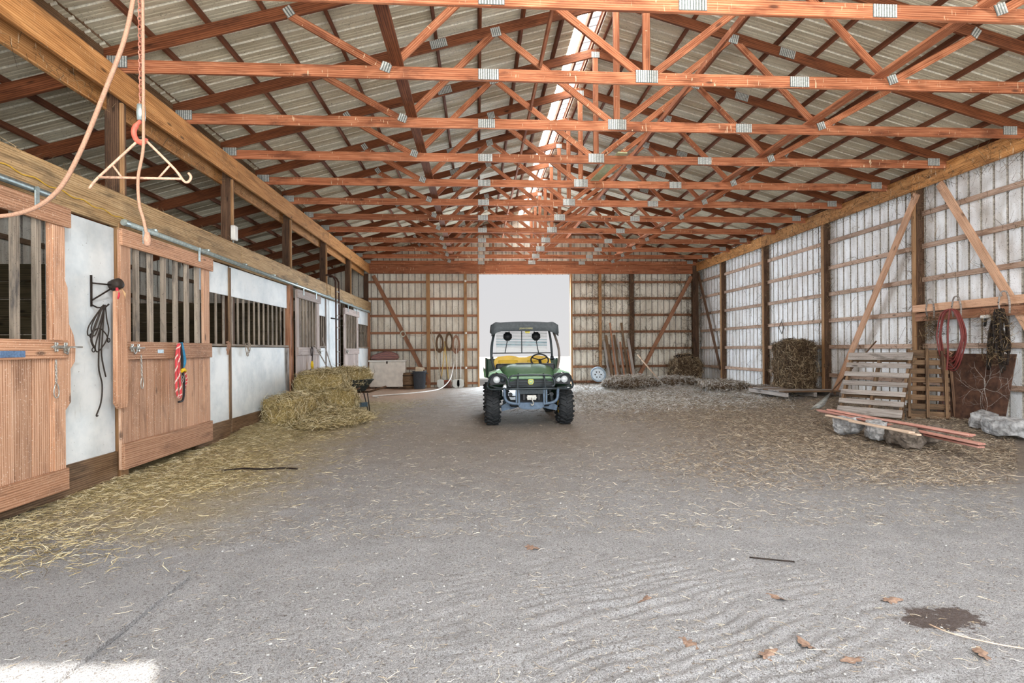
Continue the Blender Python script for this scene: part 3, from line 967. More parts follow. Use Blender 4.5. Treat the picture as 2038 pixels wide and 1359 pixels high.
def latch(t, y, z, s=1, keeper=0.14):
    """sliding bolt: s = +1 bolt points to +y; keeper is the distance to the striker plate"""
    lt = nb()
    x = 0.062
    bbox(lt, (0.052, y - s * 0.035, z), (0.006, 0.15, 0.03), bev=0.002)
    for yy in (y - s * 0.09, y + s * 0.02, ):
        bbox(lt, (x, yy, z), (0.006, 0.035, 0.085), bev=0.002)
        for dz in (-0.03, 0.03): bcyl(lt, (x, yy, z + dz), (x + 0.012, yy, z + dz), 0.011, n=8)
        bcyl(lt, (x, yy, z - 0.012), (x + 0.02, yy, z + 0.004), 0.014, n=8)
    o = obj('latch', lt, M['zinc'], t)
    bm = nb()
    btube(bm, [(x + 0.02, y - s * 0.17, z), (x + 0.02, y - s * 0.03, z), (x + 0.02, y - s * 0.02, z - 0.05), (x + 0.024, y + s * 0.01, z - 0.065), (x + 0.02, y + s * 0.03, z - 0.02), (x + 0.02, y + s * 0.04, z), (x + 0.02, y + s * (keeper + 0.06), z)], 0.008, 7)
    obj('bolt', bm, M['zinc'], o)
    return o

# first door, cut by the left edge
d1 = stall_door('brown sliding stall door cut off by the left edge of the photo', 3.34, 1.90, 0.13, 2.735, 1.34, 1.51, 7, 8, M['door'], M['doorrail'], 0.33)
UPX = Matrix(((0, 1, 0, 0), (0, 0, -1, 0), (1, 0, 0, 0), (0, 0, 0, 1)))
eb = nb()
poly = [(-0.14, 0.13), (-0.005, 0.13), (-0.005, 0.86), (0.06, 0.93), (0.06, 1.24), (0.115, 1.31), (0.125, 1.44), (0.10, 1.56), (0.045, 1.66), (0.03, 2.0), (0.0, 2.06), (-0.0, 2.55), (-0.14, 2.55)]
bprism(eb, [(z, -y) for y, z in poly], 0.03)
bmesh.ops.bevel(eb, geom=list(eb.edges), offset=0.003, segments=1, affect='EDGES')
obj('edge_board', eb, M['door'], d1, T((0.012, 1.90, 0)) @ UPX)
o = latch(d1, 1.83, 1.445)
bm = chain_bm([(0.062, 1.735, 1.33), (0.062, 1.735, 1.12)], 0.036, 0.0035, 0.013)
ch = obj('chain', bm, M['zinc'], d1)
obj('snap_hook', snap_bm((0.064, 1.735, 1.055), 0.13, 0.075, 0.005), M['zinc'], ch)
bm = nb(); bbox(bm, (0.053, 1.30, 1.385), (0.004, 0.24, 0.055), bev=0.002)
setp(obj('name_plate', bm, plain('blue_plate', (84, 112, 148), 0.5, 0, 0.3, 60), d1), 'worn blue name plate')

# second door, drawn open a little from its post
d2 = stall_door('brown sliding stall door with coloured lead ropes hung on its middle rail', 6.03, 1.92, 0.13, 2.72, 1.31, 1.51, 6, 11, M['door'], M['doorrail'], 0.41)
latch(d2, 0.13, 1.44, -1, 0.02)
bm = chain_bm([(0.062, 0.27, 1.36), (0.062, 0.28, 1.12)], 0.034, 0.0035, 0.012)
ch = obj('chain', bm, M['zinc'], d2)
obj('snap_hook', snap_bm((0.064, 0.28, 1.05), 0.13, 0.06, 0.005), M['zinc'], ch)
bm = nb(); bbox(bm, (0.053, 0.66, 1.40), (0.004, 0.12, 0.045), bev=0.002)
setp(obj('name_plate', bm, plain('pale_blue_plate', (178, 200, 214), 0.5, 0, 0.2, 60), d2), 'small pale blue name plate')

# third and fourth doors
d3 = stall_door('grey-pink sliding stall door behind the hay bales with a yellow-handled hook hung on it', 11.66, 1.62, 0.13, 2.70, 1.30, 1.47, 6, 6, M['doorgrey'], M['doorgrey'], 0.36)
latch(d3, 1.50, 1.38)
d4 = stall_door('grey-pink sliding stall door farthest from the camera, beside the iron saddle rack', 15.72, 1.80, 0.13, 2.62, 1.28, 1.45, 7, 6, M['doorgrey'], M['doorgrey'], 0.36)
latch(d4, 0.13, 1.36, -1, 0.02)

# shaped catch board that the second door closes against
bm = nb()
poly = [(-0.10, 0.86), (-0.05, 0.80), (0.06, 0.80), (0.09, 0.88), (0.09, 1.40), (0.06, 1.60), (0.045, 1.98), (0.0, 2.06), (-0.09, 2.03)]
bprism(bm, [(z, -y) for y, z in poly], 0.045)
bmesh.ops.bevel(bm, geom=list(bm.edges), offset=0.005, segments=1, affect='EDGES')
o = obj('catch_board', bm, M['doorrail'], None, T((-3.775, 5.965, 0)) @ UPX)
setp(o, 'shaped wooden catch board standing between the white panel and the second stall door', 'board')

# door track pipes
def pipe_thing(label, y0, y1, z0, z1):
    t = thing('door_track', label, 'track', (-3.80, y0, z0), 0, 'galvanised door track pipes')
    L = y1 - y0
    bm = nb()
    btube(bm, [(0, 0, 0), (0, L, z1 - z0)], 0.030, 12)
    obj('pipe', bm, M['galv'], t)
    bm = nb()
    bcyl(bm, (0, -0.02, 0), (0, 0.05, 0), 0.037, n=12)
    obj('end_cap', bm, M['galv'], t)
    y = 0.55
    while y < L:
        bm = nb()
        z = (z1 - z0) * y / L
        bbox(bm, (-0.035, y, z + 0.02), (0.09, 0.05, 0.07), bev=0.004)
        bcyl(bm, (-0.0, y, z + 0.02), (0.015, y, z + 0.05), 0.02, n=8)
        obj('bracket', bm, M['galv'], t)
        y += 1.25
    return t
pipe_thing('short greenish track pipe above the leftmost stall door', 1.0, 5.09, 2.815, 2.80)
pipe_thing('long greenish track pipe running from the second stall door to the far wall', 6.09, 19.3, 2.795, 2.735)

# ---------------------------------------------------------------- bridle hanging on its rack on the white panel
bh = thing('bridle_rack', 'iron bridle rack with a round head and red strap on the white panel', 'rack', (XW + 0.005, 5.72, 1.9))
bm = nb()
btube(bm, [(0.01, 0.02, 0.28), (0.01, 0.02, -0.04)], 0.010, 8)
btube(bm, [(0.01, 0.02, 0.20), (0.10, 0.20, 0.20)], 0.008, 8)
btube(bm, [(0.01, 0.02, 0.02), (0.04, 0.06, 0.06), (0.10, 0.18, 0.16)], 0.008, 8)
btube(bm, [(0.01, 0.02, -0.02), (0.06, 0.03, -0.05), (0.12, 0.05, -0.05), (0.15, 0.07, -0.01)], 0.008, 8)
obj('frame', bm, M['iron'], bh)
bm = nb()
blathe(bm, [(0, 0.07), (0.03, 0.068), (0.055, 0.05), (0.06, 0.0), (0.055, -0.05), (0.03, -0.06), (0, -0.06)], 18, T((0.11, 0.24, 0.21)) @ RY(PI / 2 - 0.3) @ RX(0.2))
obj('head', bm, M['leather'], bh)
bm = nb()
btube(bm, [(0.15, 0.19, 0.17), (0.16, 0.19, 0.10), (0.16, 0.17, 0.05)], [0.012, 0.022, 0.018], 8)
obj('red_strap', bm, plain('red_cloth', (196, 60, 74), 0.7), bh)
bm = nb()
btube(bm, [(0.14, 0.27, 0.17), (0.15, 0.30, 0.12), (0.15, 0.30, 0.06)], [0.010, 0.020, 0.016], 8)
obj('tan_strap', bm, plain('tan_cloth', (214, 176, 130), 0.7), bh)
br = thing('bridle', 'tangled dark leather bridle hanging from the iron rack on the white panel', 'bridle', (XW + 0.02, 5.74, 1.86))
random.seed(11)
def loop(par, pts, r=0.006, nm='strap', mt='leather'):
    bm = nb()
    btube(bm, catmull(pts, 5), r, 6)
    return obj(nm, bm, M[mt], par)
loop(br, [(0.10, 0.02, 0.02), (0.08, -0.06, -0.10), (0.06, -0.10, -0.22), (0.05, -0.04, -0.30), (0.07, 0.02, -0.14), (0.10, 0.03, 0.02)])
loop(br, [(0.11, 0.03, 0.02), (0.09, 0.08, -0.12), (0.07, 0.14, -0.24), (0.05, 0.12, -0.36), (0.04, 0.02, -0.46), (0.05, -0.03, -0.40), (0.07, 0.02, -0.20), (0.10, 0.02, 0.0)])
loop(br, [(0.10, 0.02, 0.02), (0.06, -0.13, -0.20), (0.05, -0.12, -0.30), (0.06, 0.0, -0.22), (0.07, 0.10, -0.28), (0.05, 0.16, -0.36)])
loop(br, [(0.10, 0.03, 0.0), (0.06, 0.06, -0.30), (0.05, 0.06, -0.50), (0.05, 0.12, -0.72)], 0.007)
loop(br, [(0.11, 0.03, 0.02), (0.06, 0.03, -0.24), (0.04, 0.03, -0.60), (0.04, 0.08, -0.80), (0.04, 0.06, -0.98), (0.05, -0.02, -1.10), (0.05, 0.0, -1.11)], 0.007, 'rein')
loop(br, [(0.10, 0.0, 0.0), (0.07, -0.08, -0.24), (0.06, -0.10, -0.34), (0.06, -0.06, -0.42)], 0.010)
for p in ((0.06, -0.10, -0.30), (0.06, -0.07, -0.44), (0.06, 0.15, -0.34)):
    bm = nb()
    btube(bm, [(p[0], p[1] + 0.022 * math.cos(a * PI / 5), p[2] + 0.022 * math.sin(a * PI / 5)) for a in range(10)], 0.005, 6, True)
    obj('bit_ring', bm, M['iron'], br)
bm = nb()
blathe(bm, [(0, 0), (0.012, 0.01), (0.03, 0.09), (0.024, 0.15), (0, 0.16)], 9, T((XW + 0.012, 5.70, 2.17)))
bm.free()

# ---------------------------------------------------------------- lead ropes on the second door
def twist_rope(par, pts, r, m1, m2, nm):
    P = catmull(pts, 7)
    bm = nb()
    btube(bm, P, r, 7)
    # second strand wound round it
    W2 = []
    s = 0
    for i, p in enumerate(P):
        t = (P[min(i + 1, len(P) - 1)] - P[max(i - 1, 0)]).normalized()
        u = t.orthogonal().normalized(); v = t.cross(u)
        a = i * 1.5
        W2.append(p + (u * math.cos(a) + v * math.sin(a)) * r * 0.75)
    btube(bm, W2, r * 0.62, 5, mi=1)
    return obj(nm, bm, [m1, m2], par)
rd = plain('red_cord', (200, 74, 78), 0.85); wht = plain('pale_cord', (226, 200, 190), 0.85)
tq = plain('turquoise_webbing', (52, 128, 168), 0.7, 0, 0.3, 30); bk = plain('black_webbing', (28, 26, 30), 0.6)
yl = plain('yellow_webbing', (222, 188, 40), 0.6)
HY = 6.99
lr = thing('lead_rope', 'red and white braided lead rope looped on the second stall door', 'rope', (-3.765, HY, 1.45))
twist_rope(lr, [(0.03, 0.0, 0.04), (0.035, -0.05, -0.1), (0.035, -0.06, -0.35), (0.035, -0.05, -0.55), (0.04, 0.0, -0.63), (0.04, 0.03, -0.55), (0.04, -0.01, -0.3), (0.04, 0.0, 0.0), (0.03, 0.02, 0.04)], 0.015, rd, wht, 'rope')
twist_rope(lr, [(0.05, 0.08, -0.25), (0.045, 0.13, -0.33), (0.04, 0.17, -0.42), (0.04, 0.13, -0.5), (0.04, 0.09, -0.6)], 0.010, rd, wht, 'rope_end')
hl = thing('halter', 'turquoise, yellow and black halter hanging beside the red rope on the second stall door', 'halter', (-3.765, HY + 0.07, 1.45))
bm = nb(); btube(bm, catmull([(0.03, 0.0, 0.06), (0.04, 0.03, -0.06), (0.045, 0.05, -0.18), (0.045, 0.0, -0.26)], 6), 0.017, 8)
obj('noseband', bm, tq, hl)
bm = nb(); btube(bm, catmull([(0.035, -0.03, 0.05), (0.04, -0.01, -0.1), (0.045, 0.0, -0.3), (0.045, 0.03, -0.5), (0.045, 0.0, -0.66), (0.045, -0.1, -0.68)], 6), 0.013, 8)
obj('cheek_strap', bm, bk, hl)
bm = nb(); btube(bm, [(0.05, -0.04, -0.30), (0.055, 0.0, -0.28), (0.055, 0.04, -0.30)], 0.022, 8)
obj('crown_strap', bm, yl, hl)
for z in (-0.42, -0.38):
    bm = nb(); btube(bm, [(0.06, -0.04 + 0.022 * math.cos(a * PI / 5), z + 0.022 * math.sin(a * PI / 5)) for a in range(10)], 0.004, 6, True)
    obj('ring', bm, M['zinc'], hl)
for nm, y, z, lab in (('halter_knot', 8.62, 1.50, 'tan knotted cord tied to the sill rail right of the second stall door'), ('rope_knot', 9.35, 1.48, 'grey frayed twine hanging from the stall sill rail farther along')):
    bm = nb()
    random.seed(int(y * 10))
    for k in range(7):
        a = Vector((0.05, random.uniform(-.05, .05), random.uniform(0.0, 0.05)))
        btube(bm, catmull([a, a + Vector((0.02, random.uniform(-.09, .09), random.uniform(-0.03, .03))), a + Vector((0.02, random.uniform(-.06, .06), -0.10)), a + Vector((0.01, random.uniform(-.05, .05), random.uniform(-0.2, -0.12)))], 4), 0.006, 5)
    setp(obj(nm, bm, M['rope'] if y < 9 else M['bar'], None, T((XW, y, z))), lab, 'cord')

# hook with a yellow handle on the third door
hk = thing('hoof_pick', 'black hook with a yellow handle hanging on the grey-pink third stall door', 'hook', (-3.77, 12.45, 1.42))
bm = nb(); btube(bm, catmull([(0.03, -0.05, -0.14), (0.03, -0.06, 0.0), (0.03, 0.0, 0.06), (0.03, 0.06, 0.0), (0.03, 0.03, -0.14), (0.03, 0.0, -0.26)], 6), 0.012, 7)
obj('shank', bm, M['iron'], hk)
bm = nb(); btube(bm, [(0.03, 0.0, -0.26), (0.03, 0.0, -0.34), (0.03, 0.01, -0.44)], [0.02, 0.036, 0.03], 8)
obj('handle', bm, yl, hk)

# electric box on a girder post, its cable
t = thing('outlet_box', 'small pale electric box fixed to the girder post above the stall header', 'box', (XL + 0.02, 9.02, 3.31))
bm = nb(); bbox(bm, (0.02, 0, 0), (0.07, 0.13, 0.24), bev=0.012)
obj('cover', bm, M['white'], t)
bm = nb(); btube(bm, [(0.0, 0.0, -0.11), (0.0, 0.01, -0.2)], 0.012, 8)
obj('conduit', bm, M['galv'], t)
bm = nb()
pts = []
for i in range(60):
    y = 3.5 + i * 0.06 + 0.0
    pts.append((-3.888, y, 3.02 - 0.012 * i * 0.3 + 0.012 * math.sin(i * 1.3)))
btube(bm, pts, 0.006, 5)
setp(obj('yellow_cable', bm, M['wire']), 'thin yellow cable stapled along the face of the stall header board', 'cable')

# iron saddle rack that looks like a bent-top ladder
sr = thing('saddle_rack', 'tall narrow iron ladder rack with hooped rails beside the farthest stall door', 'rack', (-3.72, 14.62, 0))
rl = plain('rust_brown_iron', (92, 62, 50), 0.7, 0.3, 0.3, 40, c2=(58, 44, 40))
for yy in (-0.16, 0.16):
    bm = nb()
    btube(bm, catmull([(0.0, yy, 0.55), (0.0, yy, 1.5), (0.0, yy, 3.05), (-0.02, yy, 3.25), (-0.10, yy, 3.36), (-0.25, yy, 3.38)], 5), 0.022, 8)
    obj('rail', bm, rl, sr)
for k in range(8):
    z = 0.72 + k * 0.32
    bm = nb(); bcyl(bm, (0, -0.16, z), (0, 0.16, z), 0.013, n=8)
    obj('rung', bm, M['zinc'], sr)
for z in (2.22, 0.72):
    bm = nb(); btube(bm, [(-0.02, -0.55, z), (0.03, -0.3, z), (0.03, 0.0, z)], 0.018, 7)
    obj('arm', bm, M['iron'], sr)
# brooms leaning on the white panel
def handle_tool(name, label, p0, p1, head=None, r=0.014, mat='grey', cat='tool', grp=None):
    t = thing(name, label, cat, p0, 0, grp)
    d = Vector(p1) - Vector(p0)
    bm = nb(); btube(bm, [(0, 0, 0), d], r, 8)
    obj('handle', bm, M[mat], t)
    return t, d
handle_tool('leaning_pole', 'dark wooden tool handle leaning on the third stall door above the hay', (-3.45, 13.6, 0.5), (-3.76, 12.72, 1.52))
handle_tool('leaning_pole', 'grey wooden tool handle leaning on the white panel left of the iron rack', (-3.60, 14.05, 0.5), (-3.88, 13.75, 1.72))

# ---------------------------------------------------------------- hoist hanging from the first chord
hx, hy = -2.105, 3.573
ho = thing('hoist', 'rusty hoist chain with a swivel and a red hook hanging above the stall doors', 'hoist', (hx, hy - 0.035, 2.9))
obj('chain', chain_bm([(0, 0, 0.02), (-0.005, 0, 0.6), (0.015, 0, 1.78)], 0.034, 0.0038, 0.017), M['rust'], ho)
bm = nb(); blathe(bm, [(0, -0.05), (0.022, -0.045), (0.026, 0.0), (0.022, 0.05), (0, 0.055)], 12)
obj('swivel', bm, M['galv'], ho)
bm = nb(); btube(bm, catmull([(0.0, 0, -0.05), (-0.03, 0, -0.08), (-0.045, 0, -0.12), (-0.03, 0, -0.17), (0.01, 0, -0.19), (0.03, 0, -0.16)], 5), [0.012] * 5 + [0.016] * 15 + [0.013] * 6, 8)
setp(obj('hook', bm, plain('red_hook_paint', (196, 92, 74), 0.6, 0, 0.2, 60), ho), 'red hook')
gm = thing('gambrel', 'rust-pink triangular steel gambrel with an upturned end hanging from the red hook', 'hanger', (hx, hy - 0.035, 2.67))
bm = nb()
btube(bm, [(-0.02, 0, 0.055), (0.03, 0, 0.055)], 0.008, 7)
btube(bm, catmull([(-0.02, 0, 0.055), (-0.20, 0, -0.12), (-0.28, 0, -0.20), (-0.315, 0, -0.25)], 4), 0.008, 7)
btube(bm, catmull([(0.03, 0, 0.055), (0.20, 0, -0.12), (0.255, 0, -0.195), (0.285, 0, -0.20), (0.30, 0, -0.17), (0.285, 0, -0.145)], 4), 0.008, 7)
btube(bm, [(-0.26, 0, -0.178), (0.25, 0, -0.182)], 0.008, 7)
btube(bm, [(-0.175, 0, -0.10), (-0.12, 0, -0.178)], 0.006, 7)
btube(bm, [(0.17, 0, -0.10), (0.10, 0, -0.182)], 0.006, 7)
obj('frame', bm, plain('pinkish_old_steel', (200, 160, 136), 0.7, 0.1, 0.25, 80), gm)
rp = thing('pull_rope', 'long tan rope drooping from the chord past the left edge and down by the hoist', 'rope', (hx, hy - 0.07, 3.2))
bm = nb()
btube(bm, catmull([(0.035, 0, 1.33), (0.035, 0, 1.0), (0.012, 0, 0.65), (-0.06, 0, 0.2), (-0.20, 0, -0.2), (-0.36, 0, -0.60), (-0.50, 0, -0.83), (-0.70, -0.01, -0.95), (-1.05, -0.02, -0.99)], 10), 0.013, 8)
obj('slack_loop', bm, M['rope'], rp)
bm = nb()
btube(bm, catmull([(0.035, 0, 1.30), (0.035, 0, 0.8), (0.036, 0, 0.1), (0.034, 0, -0.38), (0.03, 0, -0.55), (0.0, 0, -0.72), (0.005, 0, -0.88), (0.03, 0, -0.98), (0.05, 0, -1.08)], 10), 0.009, 8)
obj('hanging_end', bm, M['rope'], rp)
bm = nb(); blathe(bm, [(0, -0.05), (0.018, -0.04), (0.022, 0.0), (0.012, 0.04), (0, 0.045)], 10, T((0.052, 0, -1.10)))
obj('end_knot', bm, M['rope'], rp)
# ---------------------------------------------------------------- straw and hay
def straw_mat(name, stops, rough=0.8):
    s = NT(name, rough, 0, 0.2)
    a = s.n('ShaderNodeAttribute')
    a.attribute_name = 'tint'
    return s.col(s.ramp(a.outputs['Fac'], [(p, srgb(*c)) for p, c in stops]))
M['hay'] = straw_mat('hay_strands', [(0, (76, 66, 42)), (0.3, (136, 120, 80)), (0.6, (194, 176, 130)), (1, (240, 228, 194))])
M['oldhay'] = straw_mat('old_hay_strands', [(0, (44, 34, 26)), (0.35, (88, 70, 52)), (0.7, (142, 120, 92)), (1, (206, 188, 156))])
M['litter'] = straw_mat('trodden_litter_bits', [(0, (78, 64, 52)), (0.35, (128, 112, 94)), (0.7, (172, 156, 134)), (1, (214, 200, 178))])
M['chaff'] = straw_mat('grey_chaff_bits', [(0, (92, 80, 70)), (0.4, (146, 136, 124)), (0.8, (184, 174, 158)), (1, (216, 206, 188))])
M['palestraw'] = straw_mat('pale_straw_bits', [(0, (96, 78, 60)), (0.3, (176, 158, 130)), (0.7, (220, 206, 182)), (1, (244, 236, 220))])
M['ash'] = straw_mat('lime_dusted_litter', [(0, (78, 64, 50)), (0.4, (138, 124, 104)), (0.7, (196, 190, 180)), (1, (236, 238, 240))])
M['cobweb'] = straw_mat('dusty_cobweb', [(0, (40, 32, 24)), (0.6, (92, 76, 56)), (1, (170, 146, 110))])
RNG = np.random.default_rng(5)
def strands(name, P, D, L, wd, mat, parent=None, tint=None, curl=0.25, M_=None):
    """many thin bent blades as one mesh: P centres, D directions, L lengths"""
    n = len(P)
    P = np.asarray(P, dtype=np.float32); D = np.asarray(D, dtype=np.float32)
    D /= np.linalg.norm(D, axis=1, keepdims=True) + 1e-9
    L = np.broadcast_to(np.asarray(L, dtype=np.float32), (n,))[:, None]
    R = RNG.normal(size=(n, 3)).astype(np.float32)
    S = np.cross(D, R); S /= np.linalg.norm(S, axis=1, keepdims=True) + 1e-9
    B = RNG.normal(size=(n, 3)).astype(np.float32); B /= np.linalg.norm(B, axis=1, keepdims=True) + 1e-9
    wv = S * (np.broadcast_to(np.asarray(wd, dtype=np.float32), (n,))[:, None] / 2)
    a = P - D * L / 2; c = P + D * L / 2; b = P + B * L * curl * 0.5
    V = np.stack([a - wv * .6, a + wv * .6, b - wv, b + wv, c - wv * .6, c + wv * .6], 1).reshape(-1, 3)
    base = (np.arange(n) * 6)[:, None]
    F = np.concatenate([base + np.array([0, 1, 3, 2]), base + np.array([2, 3, 5, 4])], 1).reshape(-1, 4).astype(np.int32)
    me = bpy.data.meshes.new(name)
    me.vertices.add(len(V)); me.vertices.foreach_set('co', V.astype(np.float32).ravel())
    me.loops.add(F.size); me.loops.foreach_set('vertex_index', F.ravel())
    me.polygons.add(len(F)); me.polygons.foreach_set('loop_start', np.arange(len(F), dtype=np.int32) * 4)
    me.update(calc_edges=True)
    t = RNG.random(n) if tint is None else tint
    at = me.attributes.new('tint', 'FLOAT', 'POINT')
    at.data.foreach_set('value', np.repeat(t.astype(np.float32), 6))
    o = obj(name, me, mat, parent, M_)
    o['kind'] = 'stuff'
    return o
def flat_dirs(n, tilt=0.12):
    a = RNG.random(n) * 2 * PI
    return np.stack([np.cos(a), np.sin(a), RNG.normal(size=n) * tilt], 1)
def scatter(name, n, fx, mat, L, wd, tilt=0.12, lift=0.006, tint=None, curl=0.3):
    """fx gives n (x, y) ground points; strands lie on the ground"""
    xy = fx(n)
    z = np.array([max(gz(x, y), 0.022 if (x < -1.777 and y < 3.44) else -1) for x, y in xy])
    P = np.column_stack([xy, z + lift + RNG.random(len(xy)) * lift])
    return strands(name, P, flat_dirs(len(xy), tilt), L(len(xy)) if callable(L) else L, wd, mat, None, tint, curl)
def U(a, b): return lambda n: RNG.uniform(a, b, n)
def frame_pts(ya, yb, pw=1.0, xa=-0.98, xb=1.0, keep=None):
    """points spread evenly over the visible ground between the depths ya and yb"""
    def f(n):
        k = int(n * (3 if keep else 1))
        u = RNG.random(k)
        y = (ya ** (1 - pw) + u * (yb ** (1 - pw) - ya ** (1 - pw))) ** (1 / (1 - pw)) if pw != 1.0 else ya * (yb / ya) ** u
        x = y * RNG.uniform(xa, xb, k) + 0.06 * y
        ok = (x > -3.88) & (x < 8.3)
        if keep: ok &= RNG.random(k) < keep(x, y)
        return np.column_stack([x[ok], y[ok]])[:n]
    return f
setp(scatter('straw_litter', 4200, frame_pts(2.2, 8.0, 2.0), M['palestraw'], lambda n: RNG.gamma(1.6, 0.014, n) + 0.008, 0.0017, 0.10), 'thin pale straw bits scattered over the grey sand', 'straw')
setp(scatter('chaff', 26000, frame_pts(4.0, 13.5, 1.2), M['chaff'], lambda n: RNG.gamma(1.8, 0.018, n) + 0.012, 0.0032, 0.15), 'short chaff spread over the middle of the aisle', 'straw')
def left_keep(x, y):
    e = -2.75 - 0.9 * np.sin(y * 1.7) * 0.4 - 0.25 * np.sin(y * 4.1) + 0.16 * (y - 6)
    return 1 / (1 + np.exp((x - e) * 4.0))
setp(scatter('loose_hay', 30000, frame_pts(3.5, 15.0, 1.3, -1.0, 0.1, left_keep), M['hay'], lambda n: RNG.gamma(2.0, 0.026, n) + 0.02, 0.0034, 0.2, 0.012), 'yellow-green loose hay strewn along the foot of the stall fronts', 'hay')
def right_keep(x, y):
    return 1 / (1 + np.exp(-(x - 3.2 + 0.7 * np.sin(y * 1.3)) * 2.0)) * 1 / (1 + np.exp(-(y - 6.3 + 0.5 * np.sin(x * 3)) * 1.3))
setp(scatter('trampled_litter', 40000, frame_pts(5.0, 17.0, 1.3, -0.1, 1.0, right_keep), M['litter'], lambda n: RNG.gamma(2.0, 0.021, n) + 0.015, 0.0045, 0.3, 0.014), 'brown trampled litter spread along the right-hand side', 'litter')
def far_keep(x, y):
    return 1 / (1 + np.exp(-(x - 2.0) * 2.0)) * 1 / (1 + np.exp(-(y - 12.5) * 1.5))
setp(scatter('limed_litter', 26000, frame_pts(11.0, 19.9, 1.0, -0.05, 0.55, far_keep), M['ash'], lambda n: RNG.gamma(2.0, 0.04, n) + 0.02, 0.007, 0.4, 0.02), 'lime-dusted litter heaped up in the far right corner', 'litter')

def straw_body(name, label, size, Mx, strand_mat, core_mat, n, seed, cat='hay bale', group=None, lump=0.10, rnd=0.25, Ls=0.09, wd=0.006, parent_label=None):
    """a bale or heap: a rough core and the strands that cover it"""
    t = thing(name, label, cat, M=Mx, group=group)
    bm = nb()
    bmesh.ops.create_cube(bm, size=1.0)
    bmesh.ops.subdivide_edges(bm, edges=list(bm.edges), cuts=9, use_grid_fill=True)
    sx, sy, sz = size
    for v in bm.verts:
        p = v.co * 2
        q = p.copy()
        # round the box towards an ellipsoid
        l = max(p.length, 1e-6)
        m = max(abs(p.x), abs(p.y), abs(p.z))
        sph = p / l * 1.15
        q = p.lerp(sph, rnd)
        v.co = Vector((q.x * sx / 2, q.y * sy / 2, (q.z + 1) * sz / 2))
        d = noise.noise_vector(v.co * 5.0 + Vector((seed, 0, 0))) * lump * min(size) + noise.noise_vector(v.co * 14.0 + Vector((seed, 3, 0))) * lump * 0.4 * min(size)
        v.co += d
        if v.co.z < 0: v.co.z = 0
    bm.faces.ensure_lookup_table()
    fs = [f for f in bm.faces if f.calc_center_median().z > 0.01]
    A = np.array([f.calc_area() for f in fs]); A /= A.sum()
    idx = RNG.choice(len(fs), n, p=A)
    C = np.array([f.calc_center_median()[:] for f in fs]); N = np.array([f.normal[:] for f in fs])
    sz_ = np.sqrt(np.array([f.calc_area() for f in fs]))
    P = C[idx] + (RNG.random((n, 3)) - 0.5) * sz_[idx][:, None] * 1.2
    Nn = N[idx]
    D = RNG.normal(size=(n, 3)); D -= Nn * (D * Nn).sum(1, keepdims=True) * 0.82
    obj('core', bm, core_mat, t, None, True)
    o = strands('loose_strands', P + Nn * RNG.random((n, 1)) * 0.02, D, RNG.gamma(2.5, Ls / 2.5, n) + 0.02, wd, strand_mat, t, None, 0.5)
    return t
core_hay = plain('packed_hay', (120, 104, 64), 0.95, 0, 0.3, 40, 0.8, c2=(172, 152, 100))
core_old = plain('packed_old_hay', (44, 36, 28), 0.95, 0, 0.3, 40, 0.8, c2=(92, 74, 56))
straw_body('hay_bale', 'flattened hay bale lying lowest against the white stall front, left end of the pile', (0.62, 1.25, 0.52), T((-3.42, 10.35, 0.02)) @ RZ(-0.2), M['hay'], core_hay, 7000, 1, group='hay bales by the stalls', lump=0.14, rnd=0.35)
straw_body('hay_bale', 'ragged pale hay bale at the front right of the pile beside the wheelbarrow', (0.95, 0.85, 0.56), T((-3.05, 11.45, 0.0)) @ RZ(0.25), M['hay'], core_hay, 9000, 2, group='hay bales by the stalls', lump=0.16, rnd=0.4)
straw_body('hay_bale', 'olive hay bale on top of the pile under the grey-pink stall door', (0.95, 1.5, 0.46), T((-3.30, 11.9, 0.46)) @ RZ(0.1) @ RY(-0.06), M['hay'], core_hay, 9000, 3, group='hay bales by the stalls', lump=0.13, rnd=0.4)
h = strands('spilled_hay', *(lambda n: (lambda a, r: (np.column_stack([-3.0 + r * 0.95 * np.cos(a), 10.7 + r * 1.3 * np.sin(a), 0.04 + 0.30 * np.clip(1 - r, 0, 1) + RNG.random(n) * 0.05]), flat_dirs(n, 0.4), RNG.gamma(2.2, 0.04, n) + 0.02))(RNG.random(n) * 2 * PI, np.sqrt(RNG.random(n))))(12000), 0.006, M['hay'])
setp(h, 'loose hay spilled in front of the bales', 'hay')

straw_body('straw_bale', 'tall dark ragged bale leaning on the right wall beside a post', (0.62, 0.92, 1.22), T((7.93, 13.1, 0.30)), M['oldhay'], core_old, 9000, 5, group='old dark bales', lump=0.10, rnd=0.22, Ls=0.13, wd=0.007)
straw_body('straw_bale', 'low dark round bale in the far right corner', (0.95, 0.85, 0.78), T((7.42, 18.9, 0.22)), M['oldhay'], core_old, 5000, 6, group='old dark bales', lump=0.12, rnd=0.5, Ls=0.13, wd=0.009)
straw_body('straw_clump', 'small black clump lying on top of the low corner bale', (0.55, 0.4, 0.22), T((7.35, 18.9, 0.94)), M['oldhay'], plain('black_cloth', (26, 24, 24), 0.9), 500, 8, cat='clump', lump=0.2, rnd=0.5, wd=0.009)
straw_body('hay_heap', 'low brownish hay heap with a pale stick standing in it, far right', (1.7, 1.2, 0.34), T((4.95, 17.2, 0.08)), M['ash'], core_old, 6000, 9, cat='heap', lump=0.25, rnd=0.8, Ls=0.10, wd=0.007)
straw_body('hay_heap', 'pale ash-dusted heap right of the stick, in front of the corner bale', (1.6, 0.9, 0.26), T((6.45, 17.6, 0.12)), M['ash'], core_old, 4500, 10, cat='heap', lump=0.3, rnd=0.8, Ls=0.10, wd=0.007)
